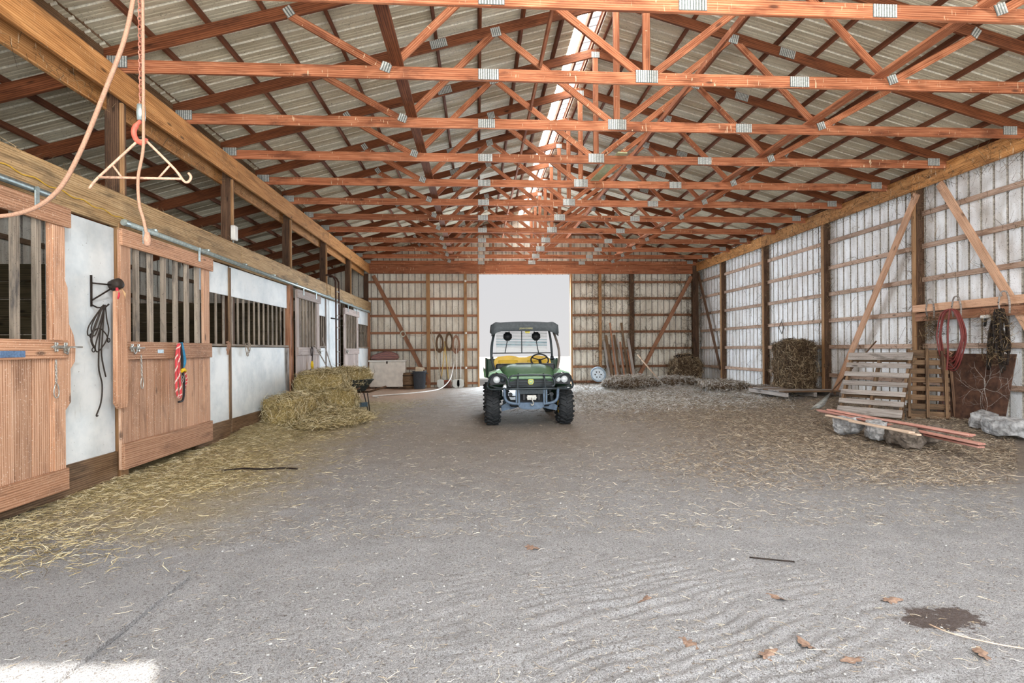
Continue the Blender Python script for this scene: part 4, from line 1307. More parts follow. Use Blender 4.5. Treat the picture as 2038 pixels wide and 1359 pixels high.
straw_body('hay_heap', 'ridge of dark litter lying before the bent post of the right wall', (1.1, 1.6, 0.20), T((7.2, 15.4, 0.16)), M['ash'], core_old, 4000, 12, cat='heap', lump=0.3, rnd=0.8, Ls=0.10, wd=0.010)

# cobwebs and blown litter caught on the framing of the right and far walls
def web_cloud(n, fn, mat, L, wd, name, lab, cat='cobweb'):
    P, D = fn(n)
    return setp(strands(name, P, D, RNG.gamma(2.0, L / 2, n) + 0.02, wd, mat, None, None, 0.9), lab, cat)
def wr_pts(n):
    k = RNG.integers(0, 4, n)
    y = RNG.uniform(6.4, 19.8, n)
    z = np.where(k == 0, 4.66 - 0.0 * y - RNG.random(n) * 0.45, np.array(GZ)[RNG.integers(1, 7, n)] + RNG.normal(size=n) * 0.08)
    x = np.where(k == 0, XR - 0.05 - RNG.random(n) * 0.01, 8.42 - RNG.random(n) * 0.04)
    pk = RNG.integers(0, 7, n)
    sel = k >= 2
    y = np.where(sel, np.array(PYR + [YF - 0.2])[pk + 1] + RNG.normal(size=n) * 0.14, y)
    z = np.where(sel, RNG.uniform(0.3, 4.3, n), z)
    return np.column_stack([x, y, z]), RNG.normal(size=(n, 3)) * np.array([0.25, 1, 1])
web_cloud(6500, wr_pts, M['cobweb'], 0.13, 0.006, 'cobwebs', 'dusty cobwebs and straw caught on the framing of the right wall')
def wf_pts(n):
    x = RNG.uniform(3.6, 8.3, n)
    e = RNG.random(n) < 0.5
    x = np.where(e, np.array([4.6, 5.8, 8.2, 8.2])[RNG.integers(0, 4, n)] + RNG.normal(size=n) * 0.2, x)
    z = np.where(e, RNG.uniform(0.2, 4.2, n), np.array(GZ)[RNG.integers(0, 7, n)] + RNG.normal(size=n) * 0.08)
    return np.column_stack([x, np.full(n, YF + 0.03) - RNG.random(n) * 0.03, z]), RNG.normal(size=(n, 3)) * np.array([1, 0.2, 1])
web_cloud(4000, wf_pts, M['cobweb'], 0.14, 0.010, 'cobwebs', 'dusty cobwebs caught on the framing of the far wall right of the doorway')
def gl_pts(n):
    y = RNG.uniform(4.5, 12, n)
    k = RNG.random(n) < 0.5
    z = np.where(k, 4.16 + RNG.normal(size=n) * 0.05, 3.12 + np.abs(RNG.normal(size=n)) * 0.02)
    x = np.where(k, XL - 0.05 - RNG.random(n) * 0.15, -3.93)
    d = RNG.normal(size=(n, 3)); d[:, 2] -= np.where(k, 1.2, 0)
    return np.column_stack([x, y, z]), d
web_cloud(700, gl_pts, M['cobweb'], 0.09, 0.004, 'cobwebs', 'cobwebs hanging under the left girder and along the stall header')
# pebbles and leaves
def peb():
    bm = nb()
    random.seed(3)
    for i in range(420):
        y = 2.2 * (9.0 / 2.2) ** (random.random() ** 1.4)
        x = y * random.uniform(-0.95, 0.95)
        if x < -3.6 or x > 8: continue
        r = random.uniform(0.003, 0.008) * (1.6 if random.random() < 0.07 else 1)
        m = T((x, y, gz(x, y) + r * 0.3)) @ RZ(random.random() * 6) @ Matrix.Diagonal((r * 1.5, r, r * 0.7, 1))
        bmesh.ops.create_icosphere(bm, subdivisions=1, radius=1.0, matrix=m)
    return bm
setp(obj('pebbles', peb(), plain('pale_pebbles', (128, 126, 124), 0.8, 0, 0.2, 3, c2=(184, 184, 182)), None, None, True), 'small pebbles strewn in the sandy floor', 'pebbles', None, 'stuff')
def leaf_mesh(seed):
    random.seed(seed)
    bm = nb()
    n = 26
    c = bm.verts.new((0, 0, 0.006))
    ring = []
    for i in range(n):
        a = 2 * PI * i / n
        lob = 0.42 + 0.58 * abs(math.cos(a * 3.5 + 0.3))
        r = 0.045 * lob * (1.25 if abs(math.sin(a / 2)) < 0.35 else 0.8)
        ring.append(bm.verts.new((r * math.cos(a) * 1.4, r * math.sin(a), 0.006 * math.sin(a * 2 + seed) + 0.004)))
    for i in range(n): bm.faces.new((c, ring[i], ring[(i + 1) % n]))
    m = bpy.data.meshes.new('leaf'); bm.to_mesh(m); bm.free()
    m.materials.append(LEAFM)
    return m
LEAFM = plain('dry_oak_leaf', (96, 76, 66), 0.8, 0, 0.2, 60, c2=(142, 118, 102))
lms = [leaf_mesh(s) for s in (1, 2, 3)]
for i, (px_, y_, lab) in enumerate([(2.24, 2.82, 'dry oak leaf lying on the upper left of the dark damp patch'), (1.52, 2.42, 'curled dry oak leaf left of the dark damp patch'), (1.66, 2.30, 'dry oak leaf nearest the bottom edge, below the damp patch'),
        (0.98, 2.50, 'dry oak leaf in the rippled sand near the bottom middle right'), (1.28, 2.34, 'small dry oak leaf at the foot of the ripples, bottom right'), (1.66, 2.90, 'reddish dry leaf alone on the sand above the damp patch'),
        (0.92, 2.95, 'brown dry leaf right of the middle, beside a straw stem'), (0.36, 3.75, 'small tan dry leaf in the middle of the sandy floor'), (2.25, 2.29, 'dry leaf in the bottom right corner')]):
    o = bpy.data.objects.new('dry_leaf', lms[i % 3])
    place(o, T((px_, y_, gz(px_, y_) + 0.004)) @ RZ(i * 1.7) @ RX(0.15))
    setp(o, lab, 'leaf', 'dry leaves on the sand')
for nm, lab, pts, r, mt in (('stick', 'long dark stick lying on the hay-strewn floor in front of the second stall door', [(-2.96, 6.42, 0.02), (-2.75, 6.46, 0.035), (-2.5, 6.41, 0.03), (-2.28, 6.44, 0.03), (-2.10, 6.40, 0.02)], 0.010, 'iron'),
        ('twig', 'thin yellow stem lying right of the dark damp patch', [(2.24, 2.56, 0.012), (2.26, 2.44, 0.02), (2.40, 2.33, 0.02), (2.62, 2.26, 0.012)], 0.003, 'pine'),
        ('stick', 'short dark twig lying on the grey sand right of the middle', [(1.78, 3.46, 0.01), (1.92, 3.40, 0.018), (2.04, 3.38, 0.012)], 0.005, 'iron')):
    bm = nb(); btube(bm, catmull([(a, b, c + gz(a, b)) for a, b, c in pts], 5), r, 6)
    setp(obj(nm, bm, M[mt]), lab, 'stick')
# rubber mat half buried under dust, bottom left
bm = nb()
bbox(bm, (0, 0, 0), (2.1, 2.6, 0.030), bev=0.004)
bmesh.ops.subdivide_edges(bm, edges=list(bm.edges), cuts=6, use_grid_fill=True)
o = obj('rubber_mat', bm, M['ground'], None, T((-1.777 - 1.05, 3.44 - 1.3, 0.006)))
setp(o, 'dust-covered rubber mat with a dark straight edge at the bottom left', 'mat')
# ---------------------------------------------------------------- wheelbarrow of hay
wb = thing('wheelbarrow', 'old dark wheelbarrow loaded with hay behind the bale pile', 'wheelbarrow', (-2.95, 12.7, 0), 0.0)
wbR = RZ(-0.72)
# local frame before rotation: handles towards -y ... rotated so that they point right of the viewer
def wbo(name, bm, mat): return obj(name, bm, mat, wb, RZ(0.62))
bm = nb()
lo = [(-0.22, -0.30), (0.22, -0.30), (0.22, 0.22), (-0.22, 0.22)]
hi = [(-0.34, -0.50), (0.34, -0.50), (0.36, 0.48), (-0.36, 0.48)]
def ring(pts, z): return [bm.verts.new((x, y, z)) for x, y in pts]
a, b = ring(lo, 0.46), ring(hi, 0.72)
a2, b2 = ring([(x * .93, y * .93) for x, y in lo], 0.475), ring([(x * .95, y * .95) for x, y in hi], 0.72)
bm.faces.new(list(reversed(a)))
bm.faces.new(a2)
for i in range(4):
    j = (i + 1) % 4
    bm.faces.new((a[i], a[j], b[j], b[i])); bm.faces.new((b2[i], b2[j], a2[j], a2[i])); bm.faces.new((b[i], b[j], b2[j], b2[i]))
btube(bm, [(x, y, 0.725) for x, y in hi], 0.014, 6, True)
wbo('tray', bm, plain('dark_green_grey_steel', (64, 68, 66), 0.6, 0.4, 0.3, 20))
for s in (-1, 1):
    bm = nb(); btube(bm, [(s * 0.08, 0.72, 0.24), (s * 0.16, 0.3, 0.40), (s * 0.24, -0.5, 0.45), (s * 0.30, -1.20, 0.60)], 0.022, 8)
    wbo('handle', bm, M['post'])
    bm = nb(); btube(bm, [(s * 0.22, -0.22, 0.44), (s * 0.24, -0.42, 0.02), (s * 0.22, -0.55, 0.02), (s * 0.21, -0.46, 0.42)], 0.013, 7)
    wbo('leg', bm, M['iron'])
bm = nb(); bbox(bm, (0, -0.40, 0.16), (0.48, 0.02, 0.10), bev=0.004)
wbo('leg_brace', bm, plain('blue_grey_steel', (78, 96, 108), 0.5, 0.3))
bm = nb(); blathe(bm, [(0.10, -0.03), (0.17, -0.045), (0.20, 0.0), (0.17, 0.045), (0.10, 0.03), (0.02, 0.05), (0.02, -0.05), (0.10, -0.03)], 20, T((0, 0.74, 0.20)) @ RY(PI / 2))
wbo('wheel', bm, M['blackplastic'])
straw_body('hay_load', 'yellow hay heaped in the wheelbarrow', (0.72, 1.0, 0.34), T((-2.95, 12.75, 0.62)) @ RZ(0.62), M['hay'], core_hay, 4000, 21, cat='hay', lump=0.16, rnd=0.75, wd=0.007)

# ---------------------------------------------------------------- white chest in the far left corner
ct = thing('storage_chest', 'scuffed white chest standing in the far left corner under the shelf board', 'chest', (-3.24, 19.72, 0.05))
bm = nb(); bbox(bm, (0, 0, 0.47), (1.26, 0.44, 0.90), bev=0.02)
obj('body', bm, plain('scuffed_white_paint', (228, 222, 212), 0.6, 0, 0.1, 5), ct)
bm = nb(); bbox(bm, (0, 0, 0.955), (1.32, 0.48, 0.06), bev=0.012)
obj('lid', bm, M['white'], ct)
bm = nb(); bbox(bm, (0, -0.235, 0.90), (0.05, 0.02, 0.09), bev=0.004)
obj('latch', bm, M['iron'], ct)
bm = nb()
for x in (-0.5, 0.5): bbox(bm, (x, 0, 0.0), (0.12, 0.40, 0.05), bev=0.004)
obj('base', bm, M['post'], ct)
# striped feed sack lying on the chest
bg_ = NT('purple_striped_sack', 0.7)
v = bg_.coord('Object')
sp = bg_.n('ShaderNodeTexWave', wave_type='BANDS', bands_direction='Z'); bg_.put(sp.inputs['Vector'], v)
sp.inputs['Scale'].default_value = 9.0; sp.inputs['Distortion'].default_value = 3.0
bg_.col(bg_.ramp(sp.outputs['Fac'], [(0.3, srgb(58, 36, 66)), (0.48, srgb(120, 84, 120)), (0.55, srgb(206, 176, 160)), (0.75, srgb(168, 120, 96))]))
sk = thing('feed_sack', 'crumpled purple and tan striped sack lying on the white chest', 'sack', (-3.35, 19.70, 1.038))
bm = nb()
bmesh.ops.create_cube(bm, size=1.0); bmesh.ops.subdivide_edges(bm, edges=list(bm.edges), cuts=8, use_grid_fill=True)
for vv in bm.verts:
    p = vv.co * 2; q = p.lerp(p.normalized() * 1.2, 0.6)
    vv.co = Vector((q.x * 0.46, q.y * 0.19, (q.z + 1) * 0.13 * (1.25 - 0.5 * abs(q.x - 0.2)))) + noise.noise_vector(p * 2.5) * 0.035
    vv.co.z = max(vv.co.z, 0.0)
obj('sack_body', bm, bg_.m, sk, None, True)
bm = nb(); bbox(bm, (0.52, 0, 0.12), (0.26, 0.2, 0.02), RY(0.5), bev=0.004)
obj('sack_flap', bm, plain('tan_paper', (206, 180, 140), 0.8, 0, 0.2, 30), sk)

# bin, tub lid, box on the bin
tc = thing('trash_can', 'dark grey plastic bin with two side handles right of the white chest', 'bin', (-2.08, 19.35, 0.0))
bm = nb(); blathe(bm, [(0, 0.01), (0.19, 0.01), (0.20, 0.03), (0.235, 0.60), (0.255, 0.61), (0.255, 0.64), (0.225, 0.64), (0.19, 0.05), (0, 0.05)], 28)
obj('body', bm, M['darkgrey'], tc, None, True)
for s in (-1, 1):
    bm = nb(); btube(bm, [(s * 0.23, -0.07, 0.55), (s * 0.30, -0.06, 0.55), (s * 0.30, 0.06, 0.55), (s * 0.23, 0.07, 0.55)], 0.012, 7)
    obj('handle', bm, M['darkgrey'], tc)
fb = thing('feed_box', 'open tan cardboard box sitting in the dark grey bin', 'box', (-2.10, 19.35, 0.56))
bm = nb(); bbox(bm, (0, 0, 0.10), (0.26, 0.18, 0.24), RY(0.12), bev=0.006)
obj('carton', bm, plain('tan_carton', (214, 196, 168), 0.8, 0, 0.1, 10), fb)
bm = nb(); bbox(bm, (0.12, -0.1, 0.24), (0.20, 0.004, 0.10), RX(0.5))
obj('flap', bm, plain('pale_carton', (226, 214, 192), 0.8), fb)
tub = thing('log_round', 'tan wooden drum standing between the chest and the dark bin', 'drum', (-2.50, 19.55, 0.0))
bm = nb(); blathe(bm, [(0, 0), (0.17, 0), (0.19, 0.1), (0.20, 0.30), (0.19, 0.50), (0.17, 0.58), (0, 0.58)], 22)
obj('drum_body', bm, M['brown'], tub, None, True)
for z in (0.12, 0.46):
    bm = nb(); blathe(bm, [(0.192, z), (0.202, z), (0.204, z + 0.03), (0.194, z + 0.03)], 22)
    obj('hoop', bm, M['iron'], tub)

# round ring on the brace, insulator
rg = thing('wall_ring', 'round pale coiled ring hanging on the far left brace above the chest', 'ring', (-2.73, YF - 0.06, 1.98))
bm = nb()
for k in range(5): btube(bm, [((0.085 + 0.008 * math.sin(k * 2)) * math.cos(j * PI / 10), -0.012 * k, (0.085 + 0.006 * k % 2) * math.sin(j * PI / 10)) for j in range(20)], 0.012, 6, True)
obj('coil', bm, plain('pale_hose', (206, 206, 190), 0.6), rg)
bm = nb()
btube(bm, catmull([(-2.66, YF - 0.03, 1.96), (-2.45, YF - 0.03, 1.93), (-2.1, YF - 0.03, 1.90), (-1.9, YF - 0.03, 1.97), (-1.84, YF - 0.03, 2.06)], 5), 0.008, 6)
setp(obj('cord', bm, M['rope']), 'brown cord strung from the pale ring to the post on the far wall', 'cord')

# tools leaning on the far wall left of the doorway
yt = YF - 0.02
def tool(name, label, x0, x1, z1, kind, hm, hz=0.0):
    t = thing(name, label, 'tool', (x0, YF - 0.35, hz), 0, 'tools leaning by the far doorway')
    d = Vector((x1 - x0, 0.30, z1))
    bm = nb(); btube(bm, [d * 0.14, d], 0.016, 8)
    obj('handle', bm, hm, t)
    bm = nb()
    if kind == 'fork':
        for k in range(5): btube(bm, [(-0.10 + k * 0.05, 0.02, 0.30), (-0.10 + k * 0.05, 0, 0.12), (-0.10 + k * 0.05, -0.03, 0.0)], 0.007, 6)
        btube(bm, [(-0.11, 0.02, 0.30), (0.11, 0.02, 0.30)], 0.010, 6)
        btube(bm, [(0, 0.02, 0.30), d * 0.2], 0.014, 6)
    elif kind == 'shovel':
        bprism(bm, [(-0.12, 0.28), (-0.13, 0.1), (-0.08, 0.02), (0, 0.0), (0.08, 0.02), (0.13, 0.1), (0.12, 0.28), (0.03, 0.32), (-0.03, 0.32)], 0.012)
        btube(bm, [(0, 0.0, 0.28), d * 0.22], 0.018, 6)
    elif kind == 'broom':
        bbox(bm, (0, 0.03, 0.26), (0.26, 0.06, 0.05), bev=0.006)
        for k in range(22):
            x = -0.12 + k * 0.0114
            btube(bm, [(x, 0.03, 0.25), (x * 1.25, 0.0, 0.0)], 0.006, 4)
    obj({'fork': 'tines', 'shovel': 'blade', 'broom': 'brush'}[kind], bm, M['zinc'] if kind != 'broom' else plain('red_brown_bristle', (150, 84, 66), 0.9), t)
    return t
yel = plain('yellow_handle', (222, 190, 110), 0.6, 0, 0.1, 20)
pal = plain('pale_handle', (214, 200, 176), 0.6, 0, 0.1, 20)
tool('pitchfork', 'pale-handled fork leaning nearest the post, leftmost of the tools by the doorway', -1.25, -1.72, 2.15, 'fork', pal)
tool('shovel', 'yellow-handled shovel leaning second from the left among the tools', -1.36, -1.22, 1.5, 'shovel', yel)
tool('rake_fork', 'yellow-handled fork leaning in the middle of the tool row', -1.05, -1.22, 1.7, 'fork', yel)
tool('broom', 'red-brown broom standing on its bristles in the tool row', -1.12, -0.98, 1.45, 'broom', pal)
tool('shovel', 'white-handled shovel leaning second from the right in the tool row', -0.80, -0.78, 1.55, 'shovel', M['white'])
tool('spade', 'pale-bladed spade with a long white handle, rightmost of the tool row', -0.64, -0.62, 1.62, 'shovel', M['white'])
for i, (x, z, lab) in enumerate([(-1.40, 1.62, 'brown rope coil hanging leftmost on the far wall girt'), (-1.05, 1.68, 'brown rope coil hanging second on the far wall girt'), (-0.80, 1.58, 'tan rope coil hanging rightmost on the far wall girt')]):
    t = thing('rope_coil', lab, 'rope', (x, YF - 0.06, z), 0, 'rope coils on the far wall')
    bm = nb()
    for k in range(5):
        btube(bm, [((0.09 + 0.012 * k) * math.cos(j * PI / 9), -0.01 * k, (0.26 + 0.02 * k) * math.sin(j * PI / 9)) for j in range(18)], 0.011, 5, True)
    obj('coil', bm, M['brown'] if i < 2 else M['rope'], t)
    bm = nb(); btube(bm, [(0, 0.05, 0.34), (0, -0.06, 0.34), (0, -0.07, 0.38)], 0.008, 6)
    obj('nail', bm, M['iron'], t)
bm = nb()
btube(bm, catmull([(-0.88, 19.85, 0.95), (-0.92, 19.7, 0.65), (-1.02, 19.3, 0.30), (-1.3, 18.8, 0.05), (-1.7, 17.9, 0.02), (-2.2, 17.2, 0.02), (-2.9, 16.6, 0.02), (-3.15, 16.3, 0.02), (-2.9, 15.9, 0.02)], 8), 0.020, 8)
setp(obj('hose', bm, plain('white_hose', (216, 212, 206), 0.5, 0, 0.08, 10)), 'white hose curving down from the tool row and along the floor', 'hose')
for i, (x, z) in enumerate([(-0.42, 3.92), (-0.42, 2.0), (-0.42, 0.72)]):
    t = thing('insulator', ['white insulator high on the post left of the doorway', 'white insulator halfway up the post left of the doorway', 'white insulator low on the post left of the doorway'][i], 'insulator', (x - 0.02, YF - 0.03, z))
    bm = nb(); blathe(bm, [(0, 0), (0.035, 0), (0.04, 0.02), (0.022, 0.035), (0.04, 0.05), (0.035, 0.07), (0, 0.07)], 14, RX(PI / 2))
    obj('insulator_body', bm, M['white'], t, None, True)
    bm = nb(); bcyl(bm, (0, 0.0, 0), (0, -0.085, 0), 0.008, n=8)
    obj('nail', bm, M['iron'], t)

# ---------------------------------------------------------------- far right corner
wh = thing('wheel_cover', 'round pale blue-white wheel propped by the wall right of the doorway', 'wheel', (4.28, 19.0, 0.20), 0.0)
Mw = RZ(-0.5) @ RX(0.25)
bm = nb(); blathe(bm, [(0.22, -0.03), (0.27, -0.05), (0.285, 0.0), (0.27, 0.05), (0.22, 0.03)], 26, T((0, 0, 0.27)) @ Mw @ RX(PI / 2))
obj('tyre', bm, plain('pale_grey_rubber', (150, 166, 180), 0.7), wh, None, True)
bm = nb(); blathe(bm, [(0, 0.05), (0.05, 0.05), (0.06, 0.03), (0.15, 0.02), (0.22, 0.035), (0.235, 0.0)], 26, T((0, 0, 0.27)) @ Mw @ RX(PI / 2))
obj('rim', bm, plain('white_rim', (214, 224, 232), 0.5), wh, None, True)
bm = nb()
for k in range(6): bcyl(bm, (0.11 * math.cos(k * PI / 3), 0.11 * math.sin(k * PI / 3), 0.02), (0.11 * math.cos(k * PI / 3), 0.11 * math.sin(k * PI / 3), 0.04), 0.022, n=8)
bmesh.ops.transform(bm, matrix=T((0, 0, 0.27)) @ Mw @ RX(PI / 2), verts=bm.verts)
setp(obj('wheel_nuts', bm, M['iron'], wh), None, None, None, 'stuff')
# bundle of old boards standing against the wall
LEAN = ['leftmost grey board', 'second board from the left, brown,', 'third board from the left, dark,', 'tall board at the left of the middle', 'fifth board from the left, pale grey,', 'sixth board from the left, brown,', 'middle dark board', 'board just right of the middle', 'ninth board from the left, grey,', 'tall board at the right', 'third board from the right', 'second board from the right', 'rightmost grey board']
random.seed(21)
for i in range(13):
    x = 4.78 + i * 0.075 + random.uniform(-0.02, 0.02)
    h_ = random.uniform(1.15, 1.9) if i not in (3, 9) else 2.35
    dx = random.uniform(-0.18, 0.02)
    o = board('leaning_board', (x + 0.12, YF - 0.42 + 0.02 * (i % 3), 0.02), (x + dx, YF - 0.06 - 0.02 * (i % 4), h_), random.choice((0.06, 0.08, 0.10)), 0.022, M[('grey', 'brown', 'post', 'girt')[i % 4]], None, (1, 0, 0))
    setp(o, LEAN[i] + ' in the bundle leaning on the far wall', 'board', 'old boards leaning on the far wall')
t = thing('fork_handle', 'pale stick standing slantwise in the low hay heap', 'tool', (6.05, 17.4, 0.2))
bm = nb(); btube(bm, [(0.0, 0, 0.0), (-0.78, 0.15, 0.98)], 0.022, 8)
obj('handle', bm, M['pine'], t)
bm = nb(); btube(bm, [(0.0, 0, 0.0), (0.10, -0.02, -0.12)], 0.018, 8)
obj('ferrule', bm, M['iron'], t)
t = thing('wire_loop', 'diamond-shaped wire hanging from a girt on the right wall', 'wire', (8.40, 15.0 - 0.55, 1.98))
bm = nb(); btube(bm, [(0, 0, 0.12), (0, -0.12, -0.06), (0, -0.02, -0.22), (0, 0.12, -0.04)], 0.009, 6, True)
obj('loop', bm, M['iron'], t)
bm = nb(); btube(bm, [(0, 0, 0.12), (0.02, 0, 0.18)], 0.007, 6)
obj('hook', bm, M['iron'], t)
# ---------------------------------------------------------------- right-hand things
GR = 0.28  # ground level by the right wall
def gl(x, y): return gz(x, y)
# low platform of old boards under the tall bale
pf = thing('board_platform', 'low platform of weathered boards on blocks in front of the tall dark bale', 'platform', (7.75, 12.9, gl(7.7, 12.9)))
for k in range(7):
    board('plank', (-0.75, -0.85 + k * 0.24, 0.16), (0.72, -0.85 + k * 0.24 + 0.02 * (k % 2), 0.16), 0.225, 0.025, M['grey'] if k % 3 else M['brown'], pf, (0, 1, 0))
for x in (-0.68, 0.0, 0.6):
    board('bearer', (x, -0.95, 0.09), (x, 0.75, 0.09), 0.10, 0.07, M['grey'], pf)
def pallet(label, Mx, wd, ln, nb_, mat, base_mat, under=True, grp='wooden pallets against the right wall', face=-1):
    """local frame: x across the deck boards, z up along the stringers, face towards -y"""
    t = thing('pallet', label, 'pallet', M=Mx, group=grp)
    for s in (0.045, wd / 2, wd - 0.045):
        board('stringer', (s, 0, 0), (s, 0, ln), 0.045, 0.09, base_mat, t, (1, 0, 0))
    for k in range(nb_):
        z = 0.06 + (ln - 0.12) * k / (nb_ - 1)
        ww = 0.15 if k in (0, nb_ - 1) else 0.095
        board('deck_board', (0.0, face * 0.056, z), (wd, face * 0.056, z + random.uniform(-.008, .008)), ww, 0.018, mat, t)
    if under and face < 0:
        for k in (0, 2, nb_ - 1):
            z = 0.06 + (ln - 0.12) * k / (nb_ - 1)
            board('deck_board', (0.0, 0.056, z), (wd, 0.056, z), 0.12, 0.018, base_mat, t)
    return t
def leanM(p0, xdir, updir):
    x = Vector(xdir).normalized(); z = Vector(updir); z = (z - x * z.dot(x)).normalized(); y = z.cross(x)
    return T(Vector(p0)) @ Matrix((x, y, z)).transposed().to_4x4()
# corners found where the photo shows them, on the ground and leaning on the wall
random.seed(4)
pallet('weathered grey pallet leaning foremost on the right wall', leanM((6.75, 9.75, 0.14), (0.62, -1.0, 0.0), (0.36, 0.50, 1.16)), 1.05, 1.22, 7, M['grey'], M['brown'])
pallet('brown pallet standing on edge right behind the grey pallet', leanM((7.42, 8.92, 0.16), (0.50, -0.42, 0.0), (0.46, 0.22, 1.15)), 0.60, 1.26, 8, M['brown'], M['brown'], True, 'wooden pallets against the right wall', 1)
pallet('dark narrow pallet edge leaning behind the brown pallet', leanM((7.92, 8.72, 0.18), (0.30, -0.16, 0.0), (0.30, 0.16, 1.18)), 0.30, 1.15, 7, M['post'], M['post'], True, 'wooden pallets against the right wall', 1)
# plywood sheet
bm = nb(); bbox(bm, (0.60, 0, 0.56), (1.20, 0.016, 1.12), bev=0.003)
o = obj('plywood_sheet', bm, plain('rust_brown_plywood', (62, 44, 36), 0.85, 0, 0.35, 8, 0.1, c2=(98, 70, 56)), None, leanM((8.02, 8.98, 0.16), (0.02, -1.0, 0.0), (0.22, 0.14, 1.1)))
setp(o, 'rust-brown plywood sheet leaning on the right wall below the hose', 'sheet')
# dry roots hanging over the sheet
bm = nb()
random.seed(9)
def twigs(p, d, L, r, depth):
    pts = [p]
    for k in range(5):
        d = (d + Vector((random.uniform(-.15, .15), random.uniform(-.5, .5), random.uniform(-.5, .5)))).normalized()
        pts.append(pts[-1] + d * L / 5)
        if depth and random.random() < 0.55: twigs(pts[-1], (d + Vector((random.uniform(-.1, .1), random.uniform(-1, 1), random.uniform(-1, 1)))).normalized(), L * 0.55, r * 0.6, depth - 1)
    btube(bm, catmull(pts, 3), [r * (1 - 0.7 * i / (len(pts) * 3 - 3)) for i in range((len(pts) - 1) * 3 + 1)], 5)
for a in range(7): twigs(Vector((0, 0, 0)), Vector((0, math.cos(a * 0.9), math.sin(a * 0.9))), 0.5, 0.004, 2)
o = obj('dry_root', bm, M['grey'], None, T((7.97, 8.02, 0.72)))
setp(o, 'pale dry branching root leaning on the rust-brown sheet', 'root')

# hooped hooks on the rack board, hose, harness
def hoop(label, y):
    t = thing('pipe_hook', label, 'hook', (XR - 0.09, y, 1.95), 0, 'bent pipe hooks on the rack board')
    bm = nb()
    btube(bm, catmull([(0.0, 0.11, -0.06), (-0.03, 0.10, 0.12), (-0.05, 0.05, 0.26), (-0.05, 0.0, 0.29), (-0.05, -0.05, 0.26), (-0.06, -0.10, 0.12), (-0.08, -0.12, -0.06)], 5), 0.013, 8)
    obj('hoop', bm, M['grey'], t)
    bm = nb(); bcyl(bm, (0.03, 0.10, 0.12), (-0.045, 0.10, 0.12), 0.010, n=8)
    obj('bolt', bm, M['iron'], t)
hoop('bent pipe hook nearest the wall post, hung with a few dry twigs', 9.30)
hoop('bent pipe hook holding the red hose', 8.76)
hoop('bent pipe hook at the right edge of the photo holding the dark harness', 7.92)
hs = thing('hose_coil', 'red rubber hose coiled over the middle pipe hook on the right wall', 'hose', (8.13, 8.76, 2.0))
rh = plain('red_hose', (126, 62, 58), 0.55, 0, 0.15, 30)
random.seed(2)
for k in range(7):
    bm = nb()
    ry, rz = 0.20 + 0.012 * random.random() + 0.016 * (k % 4), 0.42 + 0.018 * k
    oy = random.uniform(-0.03, 0.03)
    btube(bm, [(-0.02 - 0.02 * (k % 3) + 0.01 * math.sin(j), oy + ry * math.cos(2 * PI * j / 28), -rz + 0.02 + rz * math.sin(2 * PI * j / 28)) for j in range(28)], 0.012, 7, True)
    obj('loop', bm, rh, hs)
bm = nb()
btube(bm, catmull([(-0.06, -0.02, 0.02), (-0.085, 0.0, -0.3), (-0.09, 0.0, -0.8), (-0.10, 0.04, -1.2), (-0.13, 0.05, -1.5), (-0.15, -0.01, -1.68)], 6), 0.014, 8)
obj('hanging_end', bm, rh, hs)
bm = nb(); btube(bm, [(-0.07, 0.09, -0.74), (-0.07, 0.0, -0.70), (-0.07, -0.06, -0.74), (-0.07, 0.0, -0.79)], 0.011, 6, True)
obj('tie', bm, M['rope'], hs)
hn = thing('harness', 'dark tangled harness straps hanging at the right edge over the rust-brown sheet', 'harness', (8.12, 7.88, 1.92))
random.seed(13)
for k in range(14):
    bm = nb()
    y0 = random.uniform(-0.20, 0.22)
    Lh = random.uniform(0.45, 1.0)
    pts = [(random.uniform(-.08, .0), y0 * 0.5, 0.04), (random.uniform(-.1, 0), y0 + random.uniform(-.05, .05), -Lh * 0.4), (random.uniform(-.1, 0), y0 * 1.3 + random.uniform(-.05, .05), -Lh), (random.uniform(-.1, 0), y0 * 1.1 + random.uniform(-.06, .06), -Lh * 0.7), (random.uniform(-.08, 0), y0 * 0.4, 0.03)]
    btube(bm, catmull(pts, 5), random.uniform(0.010, 0.022), 6)
    obj('strap', bm, M['leather'] if k % 3 else M['iron'], hn)
hn_p, hn_d = np.column_stack([RNG.uniform(8.0, 8.05, 500), 7.88 + RNG.normal(size=500) * 0.16, RNG.uniform(1.1, 1.95, 500)]), RNG.normal(size=(500, 3))
setp(strands('cobwebs', hn_p, hn_d, 0.12, 0.005, M['cobweb'], None, None, 0.9), 'cobwebs spun over the dark harness', 'cobweb')
tw_p, tw_d = np.column_stack([RNG.uniform(8.12, 8.2, 260), 9.2 + RNG.normal(size=260) * 0.12, RNG.uniform(1.55, 1.95, 260)]), RNG.normal(size=(260, 3))
setp(strands('dry_stems', tw_p, tw_d, 0.16, 0.006, M['cobweb'], None, None, 0.9), 'dry stems caught on the first pipe hook', 'stems')
pl = thing('wall_outlet', 'white double knob fixed under the rack board beside the harness', 'insulator', (8.22, 8.22, 1.86))
bm = nb()
for dy in (-0.035, 0.035): blathe(bm, [(0, -0.03), (0.028, -0.03), (0.032, 0.0), (0.028, 0.03), (0, 0.03)], 12, T((-0.03, dy, 0)) @ RX(PI / 2))
obj('knob', bm, M['white'], pl, None, True)
bm = nb(); btube(bm, [(-0.02, 0, -0.03), (-0.02, 0.02, -0.16)], 0.02, 8)
obj('stem', bm, M['blackplastic'], pl)

